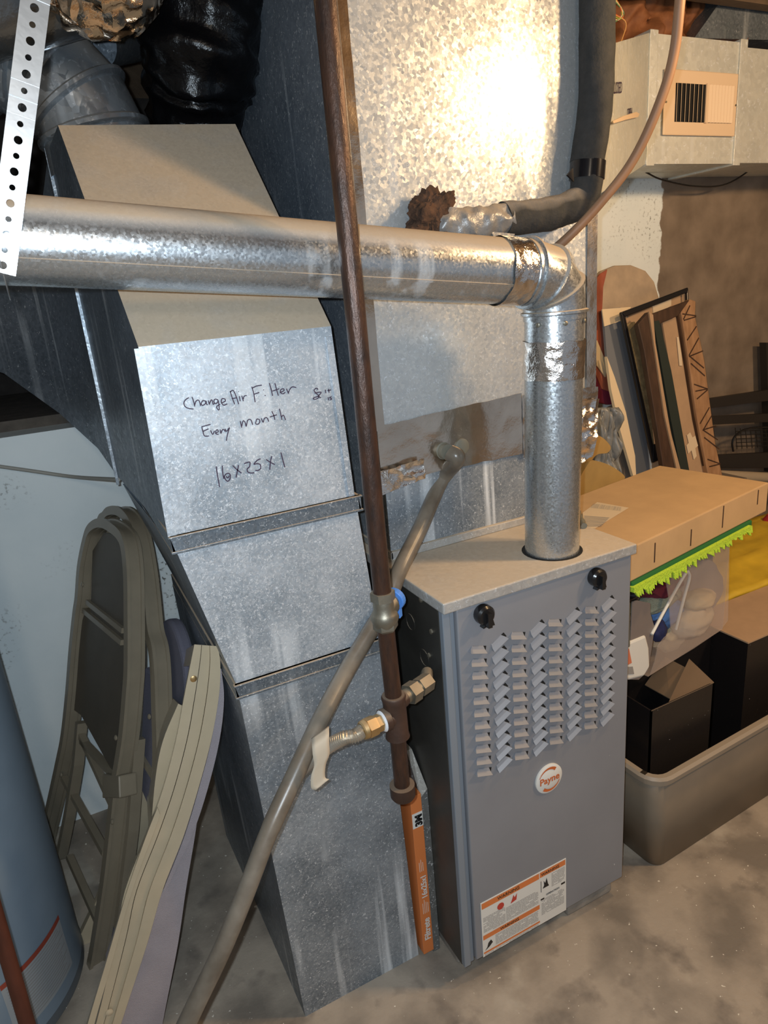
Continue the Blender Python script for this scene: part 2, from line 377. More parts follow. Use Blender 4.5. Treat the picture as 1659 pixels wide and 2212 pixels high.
# walls and floor
def wall_mat():
    m = mat('painted_concrete', (0.40,0.50,0.53), rough=.85, bump=.35, bscale=26)
    nt = m.node_tree; N = nt.nodes; L = nt.links; b = N['Principled BSDF']
    g = N.new('ShaderNodeNewGeometry'); s = N.new('ShaderNodeSeparateXYZ'); L.new(g.outputs['Position'], s.inputs[0])
    def noi(sc, det=5):
        n = N.new('ShaderNodeTexNoise'); n.inputs['Scale'].default_value = sc; n.inputs['Detail'].default_value = det; L.new(g.outputs['Position'], n.inputs['Vector']); return n.outputs['Fac']
    def rng(src, a, c, lo=0., hi=1.):
        r = N.new('ShaderNodeMapRange'); r.inputs['From Min'].default_value = a; r.inputs['From Max'].default_value = c; r.inputs['To Min'].default_value = lo; r.inputs['To Max'].default_value = hi; L.new(src, r.inputs['Value']); return r.outputs['Result']
    def mth(op, a, c):
        x = N.new('ShaderNodeMath'); x.operation = op; L.new(a, x.inputs[0])
        if isinstance(c, float): x.inputs[1].default_value = c
        else: L.new(c, x.inputs[1])
        return x.outputs[0]
    def mix(a, c, f):
        x = N.new('ShaderNodeMix'); x.data_type = 'RGBA'
        for i, v in ((6, a), (7, c)):
            if isinstance(v, tuple): x.inputs[i].default_value = v
            else: L.new(v, x.inputs[i])
        L.new(f, x.inputs[0]); return x.outputs[2]
    edge = mth('ADD', s.outputs[0], rng(noi(14), 0, 1, -.03, .03))
    bare = rng(edge, 1.583, 1.588)
    chips = mth('MULTIPLY', rng(noi(95, 6), .56, .66), rng(noi(3.4, 3), .50, .66))
    paint = mix((0.70,0.78,0.80,1), (0.82,0.88,0.88,1), rng(noi(4), .3, .7))
    paint = mix(paint, (0.13,0.125,0.11,1), chips)
    conc = mix((0.15,0.115,0.085,1), (0.26,0.205,0.155,1), rng(noi(9, 8), .3, .7))
    L.new(mix(paint, conc, bare), b.inputs['Base Color']); return m
def floor_mat():
    m = mat('concrete_floor', (0.40,0.34,0.27), rough=.8, bump=.4, bscale=40)
    nt = m.node_tree; N = nt.nodes; L = nt.links; b = N['Principled BSDF']; g = N.new('ShaderNodeNewGeometry')
    def noi(sc, det=5, off=0):
        mp = N.new('ShaderNodeMapping'); mp.inputs['Location'].default_value = (off, off, 0); L.new(g.outputs['Position'], mp.inputs[0])
        n = N.new('ShaderNodeTexNoise'); n.inputs['Scale'].default_value = sc; n.inputs['Detail'].default_value = det; L.new(mp.outputs[0], n.inputs['Vector']); return n.outputs['Fac']
    def rng(src, a, c):
        r = N.new('ShaderNodeMapRange'); r.inputs['From Min'].default_value = a; r.inputs['From Max'].default_value = c; L.new(src, r.inputs['Value']); return r.outputs['Result']
    def mix(a, c, f):
        x = N.new('ShaderNodeMix'); x.data_type = 'RGBA'
        for i, v in ((6, a), (7, c)):
            if isinstance(v, tuple): x.inputs[i].default_value = v
            else: L.new(v, x.inputs[i])
        L.new(f, x.inputs[0]); return x.outputs[2]
    c = mix((0.21,0.18,0.145,1), (0.40,0.34,0.27,1), rng(noi(6, 10), .38, .60))
    c = mix(c, (0.62,0.56,0.46,1), rng(noi(3, 8, 4), .56, .66))
    c = mix(c, (0.17,0.145,0.12,1), rng(noi(11, 12, 9), .56, .72))
    c = mix(c, (0.75,0.70,0.60,1), rng(noi(90, 2, 2), .71, .73))
    L.new(c, b.inputs['Base Color']); return m
WALL = wall_mat(); FLOOR = floor_mat()
DIRT = mat('dirt_ledge', (0.10,0.085,0.07), rough=1, var=.3, bump=.8, bscale=25)
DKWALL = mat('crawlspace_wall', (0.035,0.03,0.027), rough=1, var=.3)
JOIST = mat('old_joists', (0.12,0.08,0.05), rough=.9, var=.2, stretch=(1,8,1))

# ================================================================ THE ROOM
b = MB(); b.box((-1.9,-3.0,-.1), (3.6,2.2,0)); struct('floor', b, FLOOR)
b = MB(); b.box((-1.9,1.0,0), (.25,1.1,1.133)); b.box((.25,1.0,0), (3.6,1.1,2.3)); struct('wall_back', b, WALL)
b = MB(); b.box((-1.9,1.1,0), (.25,1.9,1.16)); struct('trim_1', b, DIRT)
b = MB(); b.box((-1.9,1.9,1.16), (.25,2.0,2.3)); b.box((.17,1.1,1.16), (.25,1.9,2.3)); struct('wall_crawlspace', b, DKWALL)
b = MB(); b.box((-2.0,-3.0,0), (-1.9,2.0,2.3)); struct('wall_left', b, mat('side_wall', (.3,.3,.29), .9, var=.1))
b = MB(); b.box((3.6,-3.0,0), (3.7,1.1,2.3)); struct('wall_right', b, mat('side_wall', (.22,.18,.14), .9, var=.1))
b = MB(); b.box((-2.0,-3.0,2.3), (3.7,2.0,2.36))
for i in range(13): b.box((-1.9, -2.9+i*.4, 2.12), (3.6, -2.86+i*.4, 2.3))
struct('ceiling', b, JOIST)

# ================================================================ FURNACE
F = thing('furnace', (.215,.37,.05), 'grey gas furnace cabinet with louvered front door and warning label', 'furnace')
FW = .43
b = MB(); b.box((0,.012,.05), (FW,.735,.868)); obj('cabinet', b, CAB, F, bevel=.002, label='dark dusty steel cabinet side')
b = MB(); b.box((.027,-.004,.062), (FW+.002,.012,.866)); obj('door', b, DOOR, F, bevel=.0025)
b = MB(); b.box((0,-.001,.055), (.015,.012,.868)); b.box((.015,.004,.055), (.026,.012,.868)); obj('corner_trim', b, TRIM, F, bevel=.0015)
b = MB()
P0 = [(-.004,-.014),(FW+.007,-.014),(FW+.007,.74),(-.004,.74)]
b.box((-.004,-.013,.869), (FW+.007,.74,.890)); obj('lid', b, G_lid, F, bevel=.0025, label='dusty tan galvanized lid')
# flue collar opening
b = MB(); b.lathe((.292,.064,.8895), (0,0,1), [(.058,0),(.058,.0012)]); obj('flue_opening', b, DARK, F)
# louvers, herringbone columns
louv_me = {}
k = 0
cols = [.065,.108,.152,.195,.237,.280,.326,.368]
org = V(F['_o'])
def louver_mesh(ang):
    b = MB(); c, s_ = math.cos(ang), math.sin(ang)
    def P(u, w, y): w = w*.66 - .001; return V((u*c - w*s_, y, u*s_ + w*c))
    A = [P(-.012,.0085,0), P(.012,.0085,0), P(.0155,-.001,-.0032), P(-.0155,-.001,-.0032), P(-.018,-.0085,-.0100), P(.018,-.0085,-.0100), P(-.018,-.0095,0), P(.018,-.0095,0)]
    vs = [b.bm.verts.new(p) for p in A]
    for f in ((0,1,2,3),(3,2,5,4),(0,3,4,6),(1,7,5,2)): b.bm.faces.new([vs[i] for i in f])
    # dark slot behind the lip and beside it
    q = [P(-.017,-.0098,-.0004), P(.0200,-.0098,-.0004), P(.0190,.0075,-.0004), P(-.0110,.0080,-.0004)]
    f = b.bm.faces.new([b.bm.verts.new(p) for p in q]); f.material_index = 1
    me = bpy.data.meshes.new('louver'); b.bm.to_mesh(me); b.bm.free(); me.materials.append(DOOR); me.materials.append(DARK); return me
LM = [louver_mesh(math.radians(-17)), louver_mesh(math.radians(29))]
for ci, x in enumerate(cols):
    for r in range(11):
        o = bpy.data.objects.new('louver', LM[ci % 2]); COL.objects.link(o); o.parent = F;
        o.location = V((x, -.0042, .781 - r*.0260)) - org
def knob(p, nm):
    p = V(p); b = MB()
    b.lathe(p, (0,-1,0), [(.0175,0),(.0185,.004),(.018,.014),(.0145,.018),(.001,.018)], 28)
    b.box((p.x-.004, p.y-.026, p.z-.019), (p.x+.004, p.y-.012, p.z+.008))
    b.prism([p+V((.004,-.004,-.022)), p+V((.016,-.004,-.022)), p+V((.012,-.004,-.008))], (0,-.012,0))
    b.prism([p+V((-.008,-.004,-.0225)), p+V((.004,-.004,-.019)), p+V((0,-.004,-.01))], (0,-.012,0))
    obj(nm, b, BLACK, F, smooth=35)
knob((.078,-.004,.846), 'knob'); knob((.337,-.004,.846), 'knob')
# badge
c = V((.2195,-.004,.434)); b = MB(); b.lathe(c, (0,-1,0), [(.033,0),(.033,.0035),(.0315,.0045),(.0005,.0045)], 48)
bad = obj('badge', b, WHITE, F, smooth=35, label='white oval badge with orange rim marks')
b = MB()
for sgn in (1, -1):
    pts_o, pts_i = [], []
    a0, a1 = (50, 160) if sgn > 0 else (230, 340)
    for i in range(15):
        a = math.radians(a0 + (a1-a0)*i/14); w = .0062*(1-i/14)+.0012
        pts_o.append(c + V((math.cos(a)*.0275, -.0052, math.sin(a)*.0285))); pts_i.append(c + V((math.cos(a)*(.0275-w), -.0052, math.sin(a)*(.0285-w))))
    for i in range(14): b.face([pts_o[i], pts_o[i+1], pts_i[i+1], pts_i[i]])
obj('badge_swoosh', b, RUSTO, bad)
text('lettering', 'Payne', c + V((0,-.0046,-.007)), (1,0,0), (0,0,1), .0215, RUSTO, bad, align='CENTER', bold=.0004)
# warning label
b = MB(); L0, L1, Z0, Z1 = .043,.264,.062,.206
b.box((L0,-.0052,Z0), (L1,-.004,Z1)); wl = obj('warning_label', b, WHITE, F, label='white warning label with orange bands')
YF = -.0054
def rect(b, x0, z0, x1, z1, y=YF, m=0): b.face([(x0,y,z0),(x1,y,z0),(x1,y,z1),(x0,y,z1)], m)
b = MB(); rect(b,.045,.189,.191,.204); rect(b,.193,.190,.262,.204); rect(b,.045,.107,.191,.119); rect(b,.045,.069,.191,.074); obj('orange_band', b, ORANGE, wl)
b = MB(); random.seed(3)
def lines(b, x0, x1, zt, zb, dz=.0031, h=.0013):
    z = zt
    while z > zb:
        x = x0
        while x < x1 - .002:
            w = min(random.uniform(.003,.011), x1 - x)
            if random.random() < .93: rect(b, x, z-h, x+w, z)
            x += w + .0009
        z -= dz
lines(b,.047,.102,.165,.124); lines(b,.104,.188,.160,.124); lines(b,.075,.187,.104,.078); lines(b,.047,.187,.067,.063)
lines(b,.224,.260,.186,.150); lines(b,.196,.258,.128,.085); obj('fine_print', b, GREYT, wl)
b = MB()
rect(b,.194,.128,.204,.132); rect(b,.250,.140,.261,.145); rect(b,.195,.150,.1965,.180)
b.prism([(.200,YF-.0002,.158),(.217,YF-.0002,.158),(.214,YF-.0002,.166),(.211,YF-.0002,.182),(.207,YF-.0002,.170),(.203,YF-.0002,.178),(.204,YF-.0002,.165)], (0,.0001,0))
b.prism([(.048,YF-.0002,.077),(.060,YF-.0002,.083),(.068,YF-.0002,.090),(.064,YF-.0002,.099),(.057,YF-.0002,.094),(.054,YF-.0002,.084)], (0,.0001,0))
obj('pictogram', b, BLACK, wl)
b = MB(); b.prism([(.116,YF-.0002,.165),(.131,YF-.0002,.168),(.133,YF-.0002,.184),(.127,YF-.0002,.176),(.124,YF-.0002,.184),(.120,YF-.0002,.174)], (0,.0001,0)); obj('flame_pictogram', b, RED, wl)
b = MB(); b.lathe((.091,YF-.0001,.173), (0,-1,0), [(.0085,0),(.0085,.0001)]); obj('round_pictogram', b, RED, wl)
for s_, p, sz in (('WARNING', (.112,YF,.1925), .0115), ('WARNING', (.221,YF,.1930), .0100), ('WARNING', (.112,YF,.1095), .0100)):
    text('lettering', '\u25B2 ' + s_ if False else s_, V(p), (1,0,0), (0,0,1), sz, BLACK, wl, lift=.0003, align='CENTER')
text('lettering', 'OPERATION', V((.227,YF,.1345)), (1,0,0), (0,0,1), .0065, BLACK, wl, lift=.0003, align='CENTER')
# screws and knockouts on the left side
for (yy, zz) in ((.04,.815),(.055,.76),(.055,.70),(.07,.865)):
    b = MB(); b.lathe((0,yy,zz), (-1,0,0), [(.005,0),(.005,.003),(.002,.004)], 8); obj('screw', b, NICK, F)
for (yy, zz) in ((.12,.80),(.075,.745)):
    b = MB(); b.lathe((0,yy,zz), (-1,0,0), [(.017,0),(.017,.0008),(.015,.0008),(.0149,.0002)], 24); obj('knockout', b, CAB, F, smooth=30)
b = MB(); b.lathe((0,.10,.668), (-1,0,0), [(.021,0),(.021,.001)], 24); obj('gas_inlet_hole', b, DARK, F)
# blocks underneath
for x0, x1 in ((.012,.15),(.29,.425)):
    b = MB(); b.box((x0,.05 if x0 < .1 else .02,0), (x1,.72,.05))
    tag(obj('concrete_block', b, CONC, bevel=.006), 'flat concrete block under the ' + ('left' if x0 < .1 else 'right') + ' end of the grey furnace', 'block')

# ================================================================ VENT PIPE
Vt = thing('vent_pipe', (.292,.064,.89), 'round galvanized vent pipe rising from the furnace and running left across the picture', 'pipe')
r0 = .0515
b = MB(); b.tube([(.292,.064,.888),(.294,.063,1.04),(.297,.062,1.19),(.300,.061,1.335)], r0, 48); obj('riser_pipe', b, G_flue, Vt, smooth=35)
A = V((.300,.061,1.335)); Hd = (V((-.502,.053,1.487)) - V((.235,.048,1.403))).normalized()
E0 = A; E3 = V((.232,.048,1.4035))
ell = [E0, V((.293,.0585,1.372)), V((.268,.053,1.395)), E3]
b = MB(); b.tube([E0 - V((0,0,.012))] + ell + [E3 + Hd*.012], r0+.0022, 48); obj('elbow', b, G_flue, Vt, smooth=16)
b = MB()
for i, p in enumerate(ell):
    if i == 0: t = V((0,0,1))
    elif i == 3: t = Hd
    else: t = (ell[i+1]-ell[i]).normalized() + (ell[i]-ell[i-1]).normalized()
    t.normalize(); b.lathe(p - t*.004, t, [(r0+.0015,0),(r0+.0065,.002),(r0+.0065,.006),(r0+.0015,.008)], 48)
obj('elbow_bead', b, G_flue, Vt, smooth=50)
b = MB(); b.tube([E3, E3.lerp(V((-.502,.053,1.487)), .33), E3.lerp(V((-.502,.053,1.487)), .66), V((-.502,.053,1.487)), V((-.95,.056,1.533))], r0, 48); obj('horizontal_pipe', b, G_flue, Vt, smooth=35)
# lock seam along the front of the run
sd = Hd.cross(V((0,0,1))).normalized(); sd = sd if sd.y < 0 else -sd
upv = sd.cross(Hd).normalized(); upv = upv if upv.z > 0 else -upv
so = (sd*math.cos(math.radians(-28)) + upv*math.sin(math.radians(-28)))*(r0+.0006)
b = MB(); b.bar([E3 + so + Hd*.06, V((-.502,.053,1.487)) + so, V((-.95,.056,1.533)) + so], .0035, .0022, so); obj('lock_seam', b, G_flue, Vt)
def foilband(name, p0, p1, r, mt=FOILW, lab=None, amp=.0016):
    p0, p1 = V(p0), V(p1); b = MB(); t = (p1-p0).normalized(); a = t.orthogonal().normalized(); c_ = t.cross(a); n = (p1-p0).length
    def fn(u, v):
        an = 2*math.pi*v; rr = r + .0012 + amp*(.5+nz((math.cos(an)*r*40, math.sin(an)*r*40, u*n*50), 1.6, 3.1))
        return p0 + t*(u*n + .003*nz((an*2, 0, u*9), 1)*(1 if u in (0,1) else 0)) + (a*math.cos(an)+c_*math.sin(an))*rr
    b.grid(fn, 14, 72); return obj(name, b, mt, Vt, smooth=25, label=lab)
foilband('foil_tape_band', (.2975,.0625,1.222), (.299,.0615,1.288), r0+.0003, FOILW, 'shiny foil tape band below the elbow')
foilband('foil_tape_band', E3 + Hd*.016, E3 + Hd*.062, r0+.0002, FOILW, 'shiny foil tape band behind the elbow', .0018)
for an in (200, 250, 300):
    b = MB(); q = V((.2995+.053*math.cos(math.radians(an)), .061+.053*math.sin(math.radians(an)), 1.318)); b.lathe(q, q-V((.2995,.061,1.318)), [(.004,0),(.004,.002),(.002,.003)], 8); obj('screw', b, NICK, Vt)

# ---- perforated hanger strap
st = thing('hanger_strap', (-.52,-.01,1.50), 'perforated zinc hanger strap holding up the left end of the vent pipe', 'strap')
b = MB(); pitch = .0166; wid = .0275
top = at(100,-190, y=-.004); bot = at(4,590, y=-.004); dv = (bot-top); Ls = dv.length; dn = dv.normalized(); sdv = dn.cross(V((0,1,0))).normalized()
if sdv.x < 0: sdv = -sdv
nrm = V((0,-1,0)); nC = int(Ls/pitch)
for i in range(nC):
    cc = top + dn*(pitch*(i+.5)) + nrm*(.0015*math.sin(i*.9)); rr = .0043 if i % 2 else .0031
    ring = []
    for j in range(16):
        an = 2*math.pi*j/16; u, w = math.cos(an), math.sin(an); q = max(abs(u), abs(w))
        ring.append((cc + sdv*(u/q*wid/2) + dn*(w/q*pitch/2), cc + sdv*u*rr + dn*w*rr))
    for j in range(16): b.face([ring[j][0], ring[(j+1)%16][0], ring[(j+1)%16][1], ring[j][1]])
obj('strap_band', b, STRAP, st, solid=.0009)
b = MB(); pc = V((-.535,.0535,1.4905)); pts = [pc + V((0, -math.cos(a)*(r0+.0035), math.sin(a)*(r0+.0035))) for a in [math.radians(x) for x in range(20, -200, -12)]]
b.bar(pts, .0275, .001, V((1,0,0))) if False else b.sweep(pts, [(-.0137,-.0006),(.0137,-.0006),(.0137,.0006),(-.0137,.0006)])
obj('strap_loop', b, STRAP, st, smooth=40)

# ================================================================ RETURN AIR DROP
Rt = thing('return_air_duct', (-.19,.4,0), 'tall galvanized return air duct with handwritten filter note and dusty sloped top', 'duct')
YB = .115
def P_(x, y, z): return V((x, y, z))
b = MB()
UL, UR = -.392, -.097
# upper section: front, slope, left, right
f = [P_(UL-.003,YB,1.062), P_(UR+.008,YB,1.062), P_(UR-.003,YB,1.350), P_(UL,YB,1.350)]
sl = [P_(UL-.016,.464,1.704), P_(UR-.004,.474,1.714)]
bk = [P_(-.418,.640,1.062), P_(UR+.006,.640,1.062), P_(UR-.004,.640,1.714), P_(-.42,.640,1.700)]
b.face([f[0],f[1],f[2],f[3]]); b.face([f[3],f[2],sl[1],sl[0]]); b.face([sl[0],sl[1],bk[2],bk[3]])
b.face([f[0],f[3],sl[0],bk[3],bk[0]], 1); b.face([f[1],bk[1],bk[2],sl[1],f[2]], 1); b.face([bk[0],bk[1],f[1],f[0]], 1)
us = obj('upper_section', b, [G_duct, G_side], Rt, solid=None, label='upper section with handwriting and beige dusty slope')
b = MB(); b.bar([P_(UL-.0035,YB-.001,1.066), P_(UL,YB-.001,1.348)], .013, .003, V((0,1,0))); obj('corner_flange', b, G_duct, Rt); b = MB(); b.bar([P_(UR+.001,YB-.001,1.066), P_(UR-.010,YB-.001,1.335)], .009, .003, V((0,1,0)))
obj('corner_flange', b, G_duct, Rt)
# trunk continuing left and back
b = MB()
secs = [(-.419,.640,1.700,1.062), (-.440,.76,1.640,1.110), (-.500,.89,1.60,1.185), (-.600,1.01,1.60,1.285), (-.76,1.16,1.62,1.36), (-1.05,1.35,1.64,1.42)]
L_, B_ = [], []
for (x, y, zt, zb) in secs: L_.append(P_(x,y,zt)); B_.append(P_(x,y,zb))
L2 = [p + V((.30+.03*i, .03*i, 0)) for i, p in enumerate(L_)]; B2 = [p + V((.30+.03*i, .03*i, 0)) for i, p in enumerate(B_)]
for i in range(len(secs)-1):
    b.face([B_[i],L_[i],L_[i+1],B_[i+1]]); b.face([L_[i],L2[i],L2[i+1],L_[i+1]]); b.face([B_[i],B_[i+1],B2[i+1],B2[i]]); b.face([B2[i],B2[i+1],L2[i+1],L2[i]])
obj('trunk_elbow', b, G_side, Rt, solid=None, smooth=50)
b = MB(); b.bar([P_(-.4215,.642,1.045), P_(-.4225,.642,1.705)], .006, .006, V((1,0,0))); obj('standing_seam', b, G_clt, Rt)
# transition + lower section
b = MB(); LL, LR = -.338, -.068
t = [P_(UL-.002,YB,1.045), P_(UR+.010,YB,1.045), P_(LR,YB,.785), P_(LL,YB,.785)]
tb = [P_(-.412,.64,1.045), P_(UR+.010,.64,1.045), P_(LR,.70,.785), P_(LL,.70,.785)]
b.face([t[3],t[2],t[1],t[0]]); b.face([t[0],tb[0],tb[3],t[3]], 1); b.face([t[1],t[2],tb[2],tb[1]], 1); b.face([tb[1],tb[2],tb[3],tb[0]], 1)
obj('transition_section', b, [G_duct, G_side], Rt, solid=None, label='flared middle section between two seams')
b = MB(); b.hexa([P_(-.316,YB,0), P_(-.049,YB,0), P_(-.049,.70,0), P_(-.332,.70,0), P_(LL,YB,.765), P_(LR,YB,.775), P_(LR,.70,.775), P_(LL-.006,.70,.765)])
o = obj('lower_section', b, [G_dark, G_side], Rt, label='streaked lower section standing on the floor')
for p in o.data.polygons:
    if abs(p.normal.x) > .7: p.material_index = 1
def cleat(zt, zb, xl, xr, y1, name='drive_cleat'):
    b = MB(); b.box((xl-.006,YB-.007,zb), (xr+.006,YB,zt)); b.box((xl-.006,YB-.007,zb), (xl,y1,zt)); b.box((xr,YB-.007,zb), (xr+.006,y1,zt))
    b.box((xl-.008,YB-.010,zt-.003), (xr+.008,YB,zt)); b.box((xl-.008,YB-.009,zb), (xr+.008,YB,zb+.004))
    obj(name, b, G_clt, Rt, bevel=.001)
cleat(1.070,1.042,-.394,-.087,.64); cleat(.792,.765,-.337,-.067,.70)
# handwriting
def stroke(b, pts, w=.0011):
    P = spline([at(x, y, y=YB-.0012) for x, y in pts], 5) if len(pts) > 2 else [at(x, y, y=YB-.0012) for x, y in pts]
    b.bar(P, w*2, .0004, V((0,1,0)))
def Z1_(pts): return [(380 + x*.217, 820 + y*.217) for x, y in pts]
def Z2_(pts): return [(440 + x*.12055, 960 + y*.12055) for x, y in pts]
b = MB()
for s_ in ([(130,180),(110,190),(82,220),(85,260),(120,285),(175,293)],            # C
           [(160,172),(175,215),(188,268)], [(188,250),(200,215),(225,205),(238,230),(245,262)],      # h
           [(300,215),(268,210),(252,240),(265,258),(292,240),(300,215),(305,245),(318,250)],           # a
           [(322,208),(335,250)], [(335,240),(350,205),(362,208),(370,245),(385,235)],               # n
           [(418,200),(388,195),(378,220),(395,240),(415,225),(420,205),(432,290),(420,300),(405,270),(440,245)],  # g
           [(450,235),(490,215),(488,195),(460,190),(452,225),(475,255),(512,240)],                 # e
           [(540,115),(560,180),(585,245)], [(538,125),(570,108),(600,170),(625,245)], [(555,190),(610,180)],  # A
           [(632,165),(640,215)], [(620,118),(624,122)], [(655,160),(672,215)], [(670,195),(680,165),(705,158)],   # ir
           [(755,70),(775,140),(788,225)], [(755,88),(800,65),(855,55)], [(780,145),(830,128)],       # F
           [(870,100),(875,104)], [(885,155),(892,162)], [(930,35),(950,105),(962,162)],          # i l
           [(985,35),(1005,110),(1020,160)], [(960,115),(1030,90)],                          # t
           [(1035,130),(1075,110),(1070,92),(1045,100),(1042,128),(1065,142),(1090,125)],              # e
           [(1100,90),(1122,140)], [(1120,130),(1135,95),(1160,72),(1198,80)],               # r
           [(255,470),(290,460),(345,445)], [(258,475),(270,520),(285,560),(330,562)], [(270,515),(325,490)],  # E
           [(345,505),(365,545),(385,510)], [(390,535),(420,520),(415,500),(398,510),(400,540),(425,545)], [(440,495),(448,535),(462,500),(480,500),(492,520)], [(490,490),(505,515),(533,478),(515,540),(502,608)],  # very
           [(640,412),(655,478)], [(655,465),(670,410),(690,430),(700,465),(715,405),(745,400),(765,450)],    # m
           [(800,405),(795,440),(825,440),(835,405),(810,392),(800,405)], [(850,385),(868,425),(880,388),(905,380),(925,418)],  # on
           [(955,315),(975,360),(985,400)], [(935,372),(1005,350)], [(1030,290),(1045,350),(1055,400)], [(1050,375),(1070,355),(1092,402)],  # th
           [(1415,100),(1400,85),(1375,105),(1395,135),(1425,165),(1405,190),(1370,195),(1375,180),(1415,165),(1445,125),(1380,135)][:11], [(1410,165),(1445,182)],  # &
           [(1488,100),(1492,135)], [(1520,92),(1525,130)], [(1510,110),(1545,102)], [(1515,175),(1520,205)], [(1550,170),(1530,180),(1552,192),(1535,202)]):
    stroke(b, Z1_(s_), .00075)
for s_ in ([(225,395),(245,540),(285,762)], [(335,380),(340,500),(360,615)], [(360,590),(400,530),(450,520),(478,560),(465,630),(425,660),(385,620),(372,570)], [(400,570),(430,600),(460,560)],
           [(520,378),(600,455),(680,518)], [(625,370),(605,470),(580,595)], [(725,345),(800,318),(830,325),(820,400),(780,440),(790,490),(840,512),(908,508)],
           [(1020,258),(960,285),(900,355),(960,345),(1015,365),(1020,430),(975,465),(925,465)], [(1120,270),(1200,325),(1275,362)], [(1218,210),(1195,330),(1185,452)], [(1385,145),(1415,270),(1455,412)]):
    stroke(b, Z2_(s_), .00085)
obj('handwriting', b, INK, Rt)

# ================================================================ AIR FILTER + BOOT
Fl = thing('air_filter', (-.030,.4,.012), 'orange edged disposable air filter slotted beside the furnace', 'filter')
b = MB(); b.box((-.043,.100,.012), (-.018,.69,.430)); obj('filter_frame', b, ORANGE, Fl, bevel=.0008)
b = MB(); b.box((-.0425,.0993,.352), (-.0185,.100,.388)); lg = obj('logo_patch', b, WHITE, Fl)
yt = .0990
text('lettering', '3M', V((-.0215,yt,.3555)), (0,0,1), (-1,0,0), .0215, BLACK, Fl, lift=.0003, bold=.0012)
text('lettering', 'Filtrete', V((-.0235,yt,.050)), (0,0,1), (-1,0,0), .0205, WHITE, Fl, lift=.0003, bold=.0005)
text('lettering', '16x25x1', V((-.0235,yt,.165)), (0,0,1), (-1,0,0), .0180, WHITE, Fl, lift=.0003, bold=.0004)
b = MB()
for x, z0, z1 in ((-.036,.124,.152),(-.032,.124,.160),(-.028,.124,.153),(-.024,.124,.150),(-.036,.238,.262),(-.032,.238,.268),(-.028,.238,.260)): b.box((x,yt,z0), (x+.0008,yt+.001,z1))
obj('speed_lines', b, WHITE, Fl)
b = MB(); b.hexa([P_(-.0175,.104,0), P_(-.0006,.104,0), P_(-.0006,.70,0), P_(-.0175,.70,0), P_(-.0175,.104,.415), P_(-.0006,.104,.430), P_(-.0006,.70,.430), P_(-.0175,.70,.415)])
b.hexa([P_(-.0175,.104,.4151), P_(-.0006,.104,.4301), P_(-.0006,.70,.4301), P_(-.0175,.70,.4151), P_(-.0175,.150,.500), P_(-.006,.150,.500), P_(-.006,.70,.500), P_(-.0175,.70,.500)])
tag(obj('filter_boot', b, galv('galvanized_boot', (0.14,0.15,0.15), (0.24,0.25,0.25), metal=.4, streak=.3, dust=.9, dustcol=(.30,.27,.22))), 'narrow galvanized filter boot between the orange filter and furnace', 'duct')

# ================================================================ SUPPLY PLENUM + COIL CASE
Pl = thing('supply_plenum', (.27,.45,.89), 'large galvanized supply plenum standing on top of the furnace, with foil taped edges', 'duct')
PY = .22
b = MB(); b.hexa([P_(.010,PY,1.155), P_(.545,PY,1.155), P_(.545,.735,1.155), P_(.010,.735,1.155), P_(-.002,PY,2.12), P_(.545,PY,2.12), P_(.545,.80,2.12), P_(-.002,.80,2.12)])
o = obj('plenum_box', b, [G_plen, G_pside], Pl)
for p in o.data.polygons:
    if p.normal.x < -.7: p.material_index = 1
b = MB(); b.hexa([P_(.022,PY+.004,.890), P_(.425,PY+.004,.890), P_(.425,.73,.890), P_(.022,.73,.890), P_(.022,PY+.004,1.055), P_(.46,PY+.004,1.055), P_(.46,.73,1.055), P_(.022,.73,1.055)])
obj('coil_case', b, G_dark, Pl, bevel=.002, label='lower coil case with streaks')
b = MB(); b.box((.018,PY-.004,.890), (.43,PY+.006,.906)); b.box((.018,PY-.004,.890), (.024,.73,.906)); obj('base_flange', b, G_lid, Pl, bevel=.002)
b = MB(); b.box((.010,PY-.001,1.05), (.50,.74,1.157)); obj('tape_backing', b, G_dark, Pl)
def foilpatch(name, corners, nu, nv, amp, mt, sc=26, off=0, lab=None, dr=V((0,-1,0)), ends=.002):
    A, B, C_, D_ = [V(c) for c in corners]; b = MB()
    def fn(u, v):
        p = A.lerp(B, u).lerp(D_.lerp(C_, u), v)
        q = nz(p, sc, off); q2 = abs(nz(p, sc*2.3, off+5))
        return p + dr*(.0022 + amp*(.75 + q*.7 - q2*.8)) + V((0,0,ends*nz(p, 40, off)))
    b.grid(fn, nu, nv); return obj(name, b, mt, Pl, smooth=22, solid=None, label=lab)
foilpatch('foil_tape', [P_(.012,PY,1.048), P_(.345,PY,1.048), P_(.345,PY,1.175), P_(.012,PY,1.158)], 70, 24, .0018, FOIL, 9, 1.3, 'foil tape band along the bottom of the plenum')
foilpatch('foil_tape', [P_(.345,PY,1.040), P_(.550,PY,1.060), P_(.550,PY,1.16), P_(.345,PY,1.170)], 50, 30, .0035, FOIL, 11, 4.3, 'foil tape band behind the vent pipe')
foilpatch('crumpled_foil', [P_(.00,PY-.006,1.030), P_(.10,PY-.006,1.045), P_(.10,PY-.008,1.085), P_(.00,PY-.004,1.075)], 40, 30, .012, FOILW, 17, 7.7, 'crumpled bright foil corner')
foilpatch('crumpled_foil', [P_(.455,PY-.006,.985), P_(.525,PY-.004,1.01), P_(.548,PY-.006,1.135), P_(.46,PY-.006,1.14)], 40, 50, .016, FOILW, 15, 2.7, 'crumpled bright foil beside the vent pipe')
foilpatch('foil_tape', [P_(.008,PY,1.15), P_(.028,PY,1.15), P_(.026,PY,2.11), P_(-.002,PY,2.11)], 6, 90, .0016, FOIL, 16, 3.3, 'foil tape along the left edge', ends=.0006)
